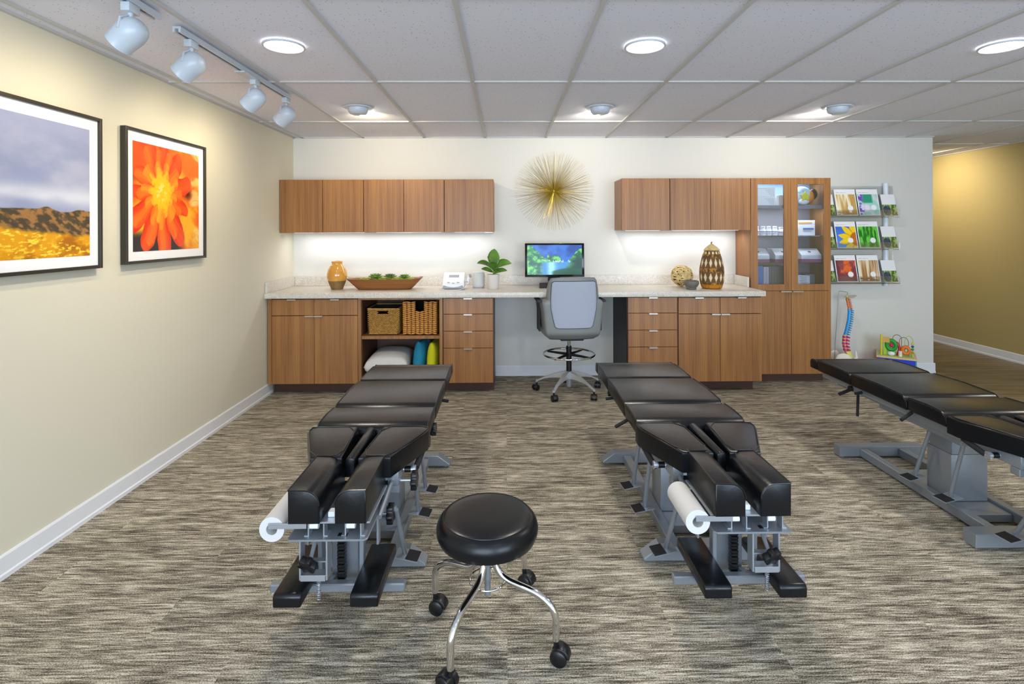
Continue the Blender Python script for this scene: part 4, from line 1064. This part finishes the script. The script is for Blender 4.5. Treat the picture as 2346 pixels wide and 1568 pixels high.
# finer rings for the pattern
def prz(z):
    for (r0, z0), (r1, z1) in zip(prb[1:-1], prb[2:-1]):
        if z0 <= z <= z1: return r0+(r1-r0)*((z-z0)/max(1e-6, z1-z0))
    return .066
b.bm.free(); b = MB(); b.lathe([(0, 0)]+[(prz(.004+.338*k/84), .004+.338*k/84) for k in range(85)]+[(0, .343)], c, 144)
o = b.build('basket_body', 'woven', t, smooth=70)
co = np.empty(len(o.data.vertices)*3); o.data.vertices.foreach_get('co', co); co = co.reshape(-1, 3); th = np.arctan2(co[:, 1], co[:, 0]); zz = co[:, 2]
colr = mixc(hexa('5a4630'), hexa('b88238'), ss(.45, .62, fbm(th*9+30, zz*60, 3)))
zig = np.abs((th*14/(2*np.pi)) % 1-.5)*2
def diam(zc, h): return ss(.02, -.02, zig*.9+np.abs(zz-zc)/h-.55)
light_m = np.maximum(diam(.235, .075), diam(.105, .075))
for zc, h in ((.235, .075), (.105, .075)):
    colr = mixc(colr, hexa('6e4e2e'), ss(.055, .035, np.abs(zz-zc)))
colr = mixc(colr, hexa('e2d2ae'), light_m)
colr = mixc(colr, hexa('e2d2ae'), ss(.31, .315, zz)*ss(.34, .33, zz)*(zig > .55))
colr = mixc(colr, hexa('c07a20'), ss(.05, .03, zz)*ss(.4, .5, fbm(th*12, zz*20, 2)+.1))
lin = ((np.clip(colr, 0, 1)+.055)/1.055)**2.4
at = o.data.color_attributes.new('art', 'FLOAT_COLOR', 'POINT'); at.data.foreach_set('color', np.concatenate([lin, np.ones((len(lin), 1))], 1).ravel())
lid = MB().lathe([(0, .344), (.070, .344), (.072, .348), (.046, .375), (.018, .397), (.008, .403), (0, .404)], c, 48).build('lid', 'rattan', t, smooth=40)
MB().tube([c+Vector((0, 0, .402)), c+Vector((-.004, 0, .414)), c+Vector((.006, 0, .420))], .006, 8).build('knob', 'clay', lid)

# ------------------------------------------------------------------ open shelf: baskets and bedding
def basket(name, label, x0, x1, y0, y1, z0, h, mt, rows, cols, taper, style, handle):
    c = ((x0+x1)/2, (y0+y1)/2, z0); t = thing(name, label, 'basket', c, 'storage baskets in the open cabinet')
    hx, hy = (x1-x0)/2, (y1-y0)/2
    def at_(fx, v): return hx*(1-taper*(1-v))
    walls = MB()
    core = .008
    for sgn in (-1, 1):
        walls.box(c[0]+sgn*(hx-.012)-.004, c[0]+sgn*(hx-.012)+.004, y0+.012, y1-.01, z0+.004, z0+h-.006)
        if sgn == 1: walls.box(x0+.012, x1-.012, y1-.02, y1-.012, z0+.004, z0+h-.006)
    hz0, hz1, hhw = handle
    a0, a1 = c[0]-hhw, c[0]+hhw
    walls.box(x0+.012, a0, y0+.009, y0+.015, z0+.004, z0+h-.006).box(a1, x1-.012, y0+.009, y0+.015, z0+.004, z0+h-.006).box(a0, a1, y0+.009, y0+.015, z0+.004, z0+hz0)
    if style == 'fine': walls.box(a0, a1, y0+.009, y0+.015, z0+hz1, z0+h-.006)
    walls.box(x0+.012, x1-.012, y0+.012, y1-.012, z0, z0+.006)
    walls.build('gap_backing', 'gap_shade', t)  # near-black panels paint the shade seen through the weave
    b = MB(); q = random.Random(3)
    def strands(origin, du, width, face):
        cw = width/cols
        for r in range(rows):
            zc = z0+.006+(h-.012)*(r+.5)/rows; v = (r+.5)/rows
            for k in range(cols):
                u = (k+.5)/cols+( .5/cols if (style == 'fine' and r % 2) else 0)
                if u > 1: continue
                p = Vector(origin)+Vector(du)*(u-.5)*width*(1-taper*(1-v)); p.z = zc
                if face == 0 and abs(p.x-c[0]) < hhw and z0+hz0 < zc < z0+(hz1 if style == 'fine' else h): continue
                ang = (.28 if k % 2 else -.28) if style == 'braid' else q.uniform(-.12, .12)
                nrm = Vector((du[1], -du[0], 0)) if face != 0 else Vector((0, -1, 0))
                rx = cw*(.60 if style == 'braid' else .56); rz = (h/rows)*(.45 if style == 'braid' else .46)
                rot = Matrix((Vector(du), Vector((0, 0, 1)).cross(Vector(du)), Vector((0, 0, 1)))).transposed() @ Matrix.Rotation(ang, 3, 'Y')
                b.ell(p, (rx, .007, rz), rot, 8, 5)
    strands((c[0], y0+.007, 0), (1, 0, 0), 2*hx-.004, 0)
    strands((x1-.008, c[1], 0), (0, 1, 0), 2*hy-.01, 1)
    strands((x0+.008, c[1], 0), (0, 1, 0), 2*hy-.01, 1)
    b.build('weave', mt, t, smooth=70)
    zt_ = z0+h-.005
    if style == 'fine':
        MB().tube([(x0+.008, y0+.008, zt_), (x1-.008, y0+.008, zt_), (x1-.008, y1-.01, zt_), (x0+.008, y1-.01, zt_)], .006, 8, closed=True).build('rim', mt, t)
    return t
basket('wicker_basket', 'shorter golden woven basket on the left of the cabinet shelf', -1.215, -.935, 4.62, 4.95, .5105, .232, 'wicker1', 26, 14, .10, 'fine', (.185, .212, .044))
basket('wicker_basket', 'taller orange-brown braided basket on the right of the cabinet shelf', -.905, -.602, 4.61, 4.95, .5105, .298, 'wicker2', 17, 8, .03, 'braid', (.205, .30, .044))
def pillowmesh(w, h, d, sharp=2.2, n=24):
    b = MB()
    def f(sg):
        def g(u, v):
            x = u*2-1; y = v*2-1
            th_ = d*((1-abs(x)**sharp)*(1-abs(y)**sharp))**.42
            pin = 1-.10*(1-abs(x)**2)*abs(y)**2; pin2 = 1-.10*(1-abs(y)**2)*abs(x)**2
            return (w/2*x*pin2, sg*th_/2, h/2*y*pin)
        return g
    b.grid(f(-1), n, n); b.grid(f(1), n, n)
    bmesh.ops.remove_doubles(b.bm, verts=b.bm.verts, dist=.0005)
    return b
def stripe(w, h, d, u0, u1, m_, parent, xf, sg=-1, sharp=2.2):
    def g(u, v):
        u = u0+(u1-u0)*u+.22*(v-.5); x = u*2-1; y = (.03+.94*v)*2-1
        th_ = d*((1-abs(x)**sharp)*(1-abs(y)**sharp))**.42
        pin = 1-.10*(1-abs(x)**2)*abs(y)**2; pin2 = 1-.10*(1-abs(y)**2)*abs(x)**2
        return (w/2*x*pin2, sg*(th_/2+.0012), h/2*y*pin)
    MB().grid(g, 4, 24).xf(xf).build('printed_stripe', m_, parent, world=False, smooth=80)
mtx = Matrix.Translation((-1.046, 4.84, .2350)) @ Matrix.Rotation(PI/2, 4, 'X')
o = pillowmesh(.39, .52, .225, 3.0).xf(mtx).build('bed_pillow', 'pillow_w', None, smooth=80); tag(o, 'large pale grey pillow lying in the lower part of the open cabinet', 'pillow')
for (nm, cx_, cy_, cz_, ang, tl, m_, m2, lb, sz, dd) in (('throw_pillow', -.768, 4.86, .281, 78, 6, 'pillow_b', 'stripe_w', 'teal blue throw cushion with a printed white stripe, beside the pale pillow', .315, .125), ('throw_pillow', -.648, 4.80, .283, 84, 3, 'pillow_y', 'stripe_w', 'lime yellow throw cushion at the right side of the open cabinet', .320, .115)):
    xf = Matrix.Translation((cx_, cy_, cz_)) @ Matrix.Rotation(math.radians(ang), 4, 'Z') @ Matrix.Rotation(math.radians(tl), 4, 'X')
    o = pillowmesh(sz, sz, dd).xf(xf).build(nm, m_, None, smooth=80)
    stripe(sz, sz, dd, .42, .60, m2, o, xf, -1); tag(o, lb, 'cushion', 'throw cushions in the open cabinet')

# ------------------------------------------------------------------ inside the glass cabinet
def pz(label, name, x0, x1, y0, y1, z0, z1, m_, group=None, cat='box'):
    t = thing(name, label, cat, ((x0+x1)/2, (y0+y1)/2, z0), group)
    B(x0, x1, y0, y1, z0, z1, .0015, 1).build('carton', m_, t); return t
for i, (x, y, h) in enumerate(((2.362, 4.965, .098), (2.418, 4.95, .088), (2.472, 4.95, .088), (2.530, 4.95, .088), (2.590, 4.955, .080))):
    if i == 0:
        root = thing('supplement_bottle', 'white supplement bottle partly hidden by the left frame of the cabinet door, leftmost', 'bottle', (x, y, 1.3625), 'white bottles in the glass cabinet')
        MB().lathe(K([(0, 0), (.022, 0), (.025, .003), (.025, .058), (.018, .066), (.017, .068), (0, .068)]), (x, y, 1.3625), 24).build('bottle_body', 'whitep', root, smooth=60)
        MB().lathe([(0, .0685), (.020, .0685), (.020, .086), (.018, .088), (0, .088)], (x, y, 1.3625), 24).build('cap', 'whitep', root)
        MB().lathe([(.0256, .018), (.0256, .048)], (x, y, 1.3625), 24).build('label_band', 'mat_board', root, solid=.0004)
        MB().lathe([(.0262, .036), (.0262, .043)], (x, y, 1.3625), 24).build('print_line', 'blue_s', root, solid=.0003)
    else:
        dup(root, (x, y, 1.3625), 'white supplement bottle, '+('second', 'third', 'fourth', 'rightmost')[i-1]+' from the left in the row' if i < 4 else 'white supplement bottle, shortest and rightmost in the row').scale = (1, 1, h/.088)
t = pz('white carton with an orange band and a blue arrow, behind the right glass door', 'supplement_carton', 2.752, 2.915, 4.955, 5.06, 1.3625, 1.505, 'whitep')
B(2.757, 2.885, 4.953, 4.9545, 1.474, 1.488).build('orange_band', 'orange_s', t)
MB().extr([(2.800, 1.415), (2.895, 1.415), (2.905, 1.424), (2.895, 1.433), (2.800, 1.433)], 'Y', 4.953, 4.9545).build('blue_arrow', 'blue_s', t)
B(2.80, 2.88, 4.953, 4.9545, 1.403, 1.406).build('print_line', 'book_grey', t)
t = pz('small pale green carton next to the white carton behind the right glass door', 'small_carton', 2.722, 2.750, 4.94, 4.98, 1.3625, 1.43, mat('pale green card', 'dfe8d4', .6), None)
def slope_carton(label, x0, x1, z0=1.1125, y0=4.92):
    t = thing('sloped_carton', label, 'box', ((x0+x1)/2, y0+.08, z0), 'white and wine red cartons in the glass cabinet')
    MB().extr([(y0, z0+.028), (y0, z0+.066), (y0+.075, z0+.125), (y0+.16, z0+.125), (y0+.16, z0+.028)], 'X', x0, x1, .002, 1).build('carton_top', 'whitep', t)
    B(x0, x1, y0, y0+.16, z0, z0+.0275).build('carton_base', 'wine', t)
    MB().ell(((x0+x1)/2, y0+.036, z0+.0966), (.016, .010, .003), Matrix.Rotation(math.radians(38), 3, 'X')).build('emblem', 'book_grey', t)
slope_carton('white and wine red carton at the left behind the left glass door', 2.278, 2.465)
slope_carton('white and wine red carton at the right behind the left glass door', 2.52, 2.622+.07)
slope_carton('white and wine red carton behind the right glass door', 2.765, 2.955)
zs = .8735
for i in range(5):
    x = 2.356+i*.0105
    o = B(x, x+.0095, 4.93, 5.08, zs, zs+.205, .001, 1).build('book', 'book_blue', None)
    tag(o, 'thin blue booklet in the glass cabinet, '+('leftmost', 'second from the left', 'middle one', 'fourth from the left', 'rightmost')[i]+' of the five', 'book', 'blue booklets in the glass cabinet')
for i in range(2):
    x = 2.412+i*.026
    o = B(x, x+.025, 4.93, 5.09, zs, zs+.195, .001, 1).build('book', 'book_pink', None)
    tag(o, 'pale pink book %s' % ('right next to the blue booklets', 'touching the grey binders')[i], 'book', 'pale books in the glass cabinet')
for i in range(6):
    x = 2.468+i*.0255
    o = MB().box(x, x+.0245, 4.94, 5.12, zs, zs+.20, .001, 1).build('binder', 'book_grey', None)
    tag(o, 'grey binder in the glass cabinet, '+('touching the pale books', 'second from the pale books', 'third from the pale books', 'fourth from the pale books', 'second from the right', 'rightmost of the row')[i], 'binder', 'grey binders in the glass cabinet')
t = thing('quote_card', 'white card with lines of print standing behind the right glass door', 'card', (2.79, 4.95, zs))
q = Matrix.Translation((2.795, 4.93, zs+.005)) @ Matrix.Rotation(math.radians(-8), 4, 'X') @ Matrix.Rotation(math.radians(3), 4, 'Y')
MB().box(-.075, .055, 0, .004, 0, .11).xf(q).build('card_face', 'whitep', t)
for k in range(6): MB().box(-.045+.01*(k % 3), .03-.008*(k % 2), -.0008, -.0002, .095-.013*k, .098-.013*k).xf(q).build('print_line', 'book_grey', t)
o = B(2.86, 2.95, 5.02, 5.10, zs, zs+.118, .002, 1).build('document_box', 'shelfgrey', None); tag(o, 'plain grey document box behind the white card', 'box')
t = thing('white_carton', 'large white carton with slanted dot pattern on the top shelf', 'box', (2.44, 5.0, 1.6435))
B(2.29, 2.51, 4.90, 5.10, 1.6435, 1.725, .002, 1).build('lower_carton', 'whitep', t); B(2.29, 2.51, 4.90, 5.10, 1.7255, 1.808, .002, 1).build('upper_carton', 'whitep', t)
b = MB()
for r in range(2):
    for i in range(7):
        for j in range(5):
            if i+j < 4: continue
            x = 2.42+i*.0125; z_ = 1.655+r*.082+j*.013
            b.box(-.0012, .0012, -.0008, 0, -.005, .005, mtx=Matrix.Translation((x, 4.8995, z_)) @ Matrix.Rotation(.6, 4, 'Y'))
o = b.build('slanted_dots', 'book_grey', t); o['kind'] = 'stuff'
o = B(2.545, 2.62, 4.95, 5.08, 1.6435, 1.745, .002, 1).build('white_carton', 'whitep', None); tag(o, 'small plain white carton right of the dotted carton', 'box')
t = thing('plush_ball', 'round plush ball toy with black ears and yellow star nose', 'toy', (2.80, 4.98, 1.6435))
cb = Vector((2.805, 4.985, 1.735))
MB().ell(cb, (.088, .08, .091), u=28, v=18).build('ball_body', mat('pale blue plush', 'bcd6e4', .8), t, smooth=80)
MB().ell(cb+Vector((.052, -.01, -.012)), (.048, .068, .072), u=20, v=14).build('side_patch', 'orange', t, smooth=80)
for sx in (-1, 1): MB().ell(cb+Vector((.095*sx+.012, .0, .018)), (.042, .03, .052), u=16, v=10).build('ear', 'blackp', t, smooth=80)
pts = [((.05 if k % 2 == 0 else .026)*math.sin(2*PI*k/10), (.05 if k % 2 == 0 else .026)*math.cos(2*PI*k/10)) for k in range(10)]
MB().extr([(cb.x-.012+a, cb.z-.008+z_) for a, z_ in pts], 'Y', cb.y-.090, cb.y-.074, .002, 1).build('star_nose', 'yellow', t)
MB().ell(cb+Vector((-.008, -.052, -.052)), (.048, .03, .034), u=16, v=10).build('muzzle', 'whitep', t, smooth=80)
MB().ell(cb+Vector((-.035, -.058, .035)), (.030, .018, .018)).build('goggle', 'acrylic', t, smooth=80)

# ------------------------------------------------------------------ brochure rack
t = thing('brochure_rack', 'clear acrylic three-tier brochure rack on a white wall tube', 'brochure rack', (3.45, YB, .9))
MB().cyl((3.722, YB-.028, .865), (3.722, YB-.028, 1.868), .0235, n=24).build('tube', 'alu', t)
for z in (1.0, 1.7): MB().cyl((3.722, YB-.012, z), (3.722, YB-.001, z), .010).build('wall_mount', 'alu', t)
def blur(u, v, c1, c2, fx, fy, o=3, seed=0): return mixc(hexa(c1), hexa(c2), ss(.35, .65, fbm(u*fx+seed, v*fy+seed*2, o)))
def cover(base, circle=(.72, .28, .14), top=.8):
    def f(u, v):
        c_ = base(u, v/top)
        w = np.ones_like(c_)
        out = np.where((v > top)[:, None], w*.95, c_)
        ed = (u < .03) | (u > .97) | (v < .02); out = np.where(ed[:, None], w*.95, out)
        r = np.hypot(u-circle[0], (v-circle[1])*1.25)
        out = np.where((r < circle[2])[:, None], w*.96, out)
        ln = (v > .87) & (v < .885) & (u > .08) & (u < .55) & (vn(u*60, v*0) > .3); out = np.where(ln[:, None], w*.62, out)
        return out
    return f
def sunf(u, v):
    c_ = mixc(hexa('3a6fd8'), hexa('6f9ae8'), 1-v); r = np.hypot(u-1.0, v-.42); a = np.arctan2(v-.42, u-1.0); p = np.abs((a*4.2/np.pi*1.4) % 1-.5)*2
    c_ = mixc(c_, mixc(hexa('ffd81a'), hexa('e0a010'), ss(.6, 1, p)), ss(.02, -.02, r-(.9-.35*p)));  return mixc(c_, hexa('c4701c'), ss(.36, .3, r))
wax = lambda u, v: mixc(blur(u, v, 'c9a05a', 'fff2d0', 9, .8, 2, 3), hexa('b8863c'), ss(.25, .1, v)*ss(.3, .6, fbm(u*8, v*20, 3)))
spa = lambda u, v: mixc(mixc(blur(u, v, 'e8e0f0', 'a8d8c8', 3, 3, 2, 5), hexa('2f9a78'), ss(.55, .65, v)*ss(.2, .3, u)*ss(.75, .65, u)), hexa('6a52b8'), ss(.32, .2, u)*ss(.35, .6, fbm(u*9, v*14, 2)))
grass = lambda u, v: blur(u, v, '1f7a1a', '6fd048', 12, 3, 3, 9)
red = lambda u, v: mixc(blur(u, v, '7a3038', '8f4a50', 3, 3, 2, 2), hexa('ee6a2c'), ss(.35, .3, np.abs(u-.55-.25*(v-.5)))*ss(.3, .5, v)*ss(.35, .6, fbm(u*6, v*6, 3)))
stn = lambda u, v: mixc(blur(u, v, 'a87440', 'f4e2c0', 9, .6, 2, 12), hexa('8a5c30'), ss(.25, .15, v)*ss(.35, .6, fbm(u*7, v*22, 3)))
def small(u, v):
    g_ = blur(u, v, '3a5a1c', 'a8c070', 9, 9, 3, 4)
    r = np.hypot(u-.28, (v-.24)*1.3); g_ = mixc(g_, mixc(hexa('1c2438'), hexa('50607a'), fbm(u*10, v*10, 2)), ss(.30, .27, r))
    return np.where((v > .5)[:, None], np.ones_like(g_)*.94, g_)
def brochure(label, x0, w, zb, h, fcol, grp, n=50):
    yb, yt = 5.055, 5.104
    t = thing('brochure', label, 'brochure', (x0+w/2, 5.09, zb), grp)
    P0 = Vector((x0, yb, zb)); PU = Vector((w, 0, 0)); PV = Vector((-.006, yt-yb, h))
    art('cover', fcol, P0, PU, PV, n, n, 'print', t)
    MB().grid(lambda u, v: P0+PU*u+PV*v+Vector((0, .0028, 0)), 1, 1).build('pages', 'mat_board', t, solid=.003)
rows = ((1.552, (('pale golden bamboo', wax), ('purple and green spa', spa)), 'top'), (1.240, (('sunflower', sunf), ('green grass', grass)), 'middle'), (.912, (('orange and dark red', red), ('brown wood and stones', stn)), 'bottom'))
for zr, pair, rn in rows:
    for j, (nm, fc) in enumerate(pair):
        brochure('white-topped brochure with a %s picture on the %s tier' % (nm, rn), 3.190+j*.218, .205, zr, .255, cover(fc, (.68, .28, .13) if rn != 'top' or j == 0 else (.72, .3, .13)), 'large brochures in the rack', 70)
    brochure('narrow white and green brochure at the right end of the %s tier' % rn, 3.645, .135, zr, .205, small, 'narrow brochures in the rack', 50)
    brochure('narrow white and green brochure at the left of the %s tier, mostly behind the cabinet' % rn, 3.040, .135, zr, .205, small, 'narrow brochures in the rack', 40)
    B(3.01, 3.79, 5.047, 5.050, zr-.02, zr+.055).build('front_panel', 'acrylic', t)
    B(3.01, 3.79, 5.050, 5.146, zr-.0205, zr-.0165).build('pocket_floor', 'acrylic', t)
    MB().extr([(5.125, zr-.016), (5.128, zr-.016), (5.146, zr+.29), (5.143, zr+.29)], 'X', 3.01, 3.79).build('back_plate', 'acrylic', t)

# ------------------------------------------------------------------ spine model
c = Vector((3.23, 5.0, 0))
t = thing('spine_model', 'plastic spine model in orange, blue and pink hanging from a thin stand', 'anatomical model', c)
MB().tube(bend([(3.118, 5.0, .02), (3.128, 5.0, .30), (3.168, 5.0, .832), (3.232, 4.995, .822)], .012), .0032, 8).build('stand_rod', 'steel', t)
MB().tube([(3.232, 4.995, .822), (3.246, 4.995, .818), (3.250, 4.995, .805), (3.240, 4.995, .797)], .0028, 6).build('hook', 'steel', t)
MB().lathe([(0, 0), (.10, 0), (.10, .012), (0, .02)], (3.16, 5.0, 0), 32).build('stand_foot', 'charcoal', t)
MB().lathe([(0, .0), (.03, .006), (.05, .018), (.055, .022), (.04, .02), (0, .016)], (0, 0, 0), 20, 1.1, .8).xf(Matrix.Translation((3.272, 4.99, .762)) @ Matrix.Rotation(math.radians(-8), 4, 'Y')).build('skull_base', 'bone', t)
MB().cyl((3.238, 4.99, .768), (3.238, 4.99, .788), .012).build('top_cap', 'lime', t)
def spx(z):     # sideways sway of the column with height
    return float(np.interp(z, [.25, .33, .40, .47, .56, .64, .70, .765], [3.232, 3.216, 3.222, 3.242, 3.262, 3.268, 3.256, 3.242]))
z = .262
for nm, cnt, hh, w_, col in (('lumbar_vertebra', 5, .0300, .0215, 'pink'), ('thoracic_vertebra', 12, .0208, .0180, 'sky'), ('cervical_vertebra', 7, .0142, .0140, 'vorange')):
    for k in range(cnt):
        x = spx(z+hh/2); 
        b = MB().cyl((x, 4.995, z+hh*.12), (x, 4.995, z+hh*.80), w_, w_*.94, 14)
        b.ell((x+w_*1.15, 4.985, z+hh*.35), (w_*.95, .010, hh*.30), Matrix.Rotation(math.radians(18), 3, 'Y'), 8, 6)
        b.ell((x+w_*.5, 4.972, z+hh*.5), (w_*.45, .014, hh*.3), None, 8, 6)
        v = b.build(nm, col, t, smooth=60)
        MB().cyl((x, 4.995, z+hh*.82), (x, 4.995, z+hh*1.10), w_*.9, n=12).build('disc', 'vyellow' if nm[0] == 'l' else col, v)
        if nm[0] in 'lt': MB().ell((x+w_*.2, 4.972, z+hh*.95), (.009, .010, .0025), None, 8, 4).build('nerve', 'vyellow', v)
        z += hh
MB().extr([(3.218, .262), (3.268, .262), (3.275, .235), (3.300, .175), (3.285, .150), (3.250, .190)], 'Y', 4.975, 5.015, .006, 2).build('sacrum', 'vyellow', t)
for sy, xo in ((-1, -.035), (1, .0)):
    MB().ell((3.165+xo*0, 5.0+sy*.075, .195), (.068, .014, .060), Matrix.Rotation(math.radians(20*sy), 3, 'Z'), 20, 14).build('hip_bone', 'bone', t, smooth=70)
    MB().tube([(3.21, 5.0+sy*.06, .175), (3.26, 5.0+sy*.05, .15), (3.305, 5.0+sy*.045, .21), (3.300, 5.0+sy*.04, .27)], .014, 10, rads=[.02, .016, .014, .006]).build('ischium', 'bone', t, smooth=70)

# ------------------------------------------------------------------ wooden activity cube
c = Vector((3.672, 4.945, 0)); rz = math.radians(-35)
Q = Matrix.Translation(c) @ Matrix.Rotation(rz, 4, 'Z') @ Matrix.Scale(.84, 4, (1, 0, 0)) @ Matrix.Scale(.84, 4, (0, 1, 0))
t = thing('activity_cube', 'wooden activity cube with blue side panel and bright bead-maze toys on top', 'toy', c)
hw = .165
MB().box(-hw, hw, -hw, -hw+.012, .01, .222).xf(Q).build('blue_panel', 'blue', t)
MB().box(-hw, hw, hw-.012, hw, .01, .222).xf(Q).build('green_panel', 'green', t)
MB().box(-hw-.012, -hw-.0005, -hw-.002, hw, .01, .222).xf(Q).build('red_panel', 'red', t)
MB().box(hw+.0005, hw+.012, -hw-.002, hw, .01, .222).xf(Q).build('teal_panel', 'teal', t)
MB().box(-hw-.018, hw+.018, -hw-.018, hw+.018, .2225, .238, .003, 1).xf(Q).build('top_board', mat('pale birch', 'e0c49c', .5), t)
MB().box(-hw, hw, -hw, hw, 0, .0095).xf(Q).build('bottom_board', 'lime', t)
for k, (xx, zz_) in enumerate(((-.095, .178), (.0, .170), (.095, .162))):
    text('2', .085, Q @ Matrix.Translation((xx, -hw-.0002, zz_-.008)) @ Matrix.Rotation(PI/2, 4, 'X'), 'number', 'blackp', t) if k == 2 else MB().ell((0, 0, 0), (.030, .002, .030)).xf(Q @ Matrix.Translation((xx, -hw-.001, zz_-.01))).build('round_mark', 'blackp', t, smooth=60)
TT = .2385
MB().box(-.155, .155, -.155, .155, TT, TT+.004).xf(Q).build('meadow_print', 'lime', t)
MB().cyl((-.135, -.12, TT+.004), (-.135, -.12, .43), .010).xf(Q).build('post', 'yellow', t)
MB().box(-.130, -.06, -.125, -.118, .36, .41).xf(Q).build('flag', 'orange_s', t)
MB().box(-.115, -.085, -.11, -.10, TT+.005, .35).xf(Q).build('slat', 'lime', t)
def torus(R_, r_, mtx): return MB().tube([(R_*math.cos(a), 0, R_*math.sin(a)) for a in [2*PI*k/28 for k in range(28)]], r_, 8, closed=True).xf(mtx)
torus(.042, .020, Q @ Matrix.Translation((-.045, -.10, .335))).build('green_ring', 'green', t, smooth=60)
MB().ell((-.045, -.10, .335), (.020, .012, .020)).xf(Q).build('ring_centre', 'red', t)
MB().cyl((-.045, -.08, TT+.005), (-.045, -.08, .30), .006).xf(Q).build('ring_post', 'yellow', t)
MB().ell((-.045, -.13, .262), (.035, .02, .020)).xf(Q).build('bead_car', 'whitep', t, smooth=60)
MB().tube([(.012, -.09, TT+.004)]+[(-.015+.045*math.cos(a), -.09, .30+.065*math.sin(a)) for a in [PI*(k/12) for k in range(0, 13)]][:8], .014, 8).xf(Q).build('red_arch', 'red', t, smooth=60)
MB().cyl((.035, -.12, TT+.004), (.035, -.12, .292), .018).xf(Q).build('striped_bead', 'bone', t)
torus(.030, .017, Q @ Matrix.Translation((.085, -.10, .300))).build('orange_ring', 'orange', t, smooth=60)
MB().cyl((.03, -.09, .318), (.085, -.09, .312), .007).xf(Q).build('axle', 'teal', t)
MB().cyl((.145, -.10, TT+.004), (.145, -.10, .36), .007).xf(Q).build('post', 'lime', t)
for k, (cl, zz_) in enumerate((('yellow', .365), ('blue', .34), ('green', .315), ('orange', .285))):
    MB().ell((.145, -.10, zz_), (.014, .014, .012)).xf(Q).build('bead', cl, t, smooth=70)
for (xa, xb, zt_) in ((-.03, .05, .43), (.03, .11, .41), (.08, .15, .425)):
    MB().tube([(xa, -.05, TT+.004), (xa, -.05, zt_-.04)]+[((xa+xb)/2-(xb-xa)/2*math.cos(a), -.05, zt_-.04+.04*math.sin(a)) for a in [PI*k/10 for k in range(1, 10)]]+[(xb, -.05, zt_-.04), (xb, -.05, TT+.004)], .0028, 6).xf(Q).build('bead_wire', 'lime' if xa > .05 else 'clay', t)
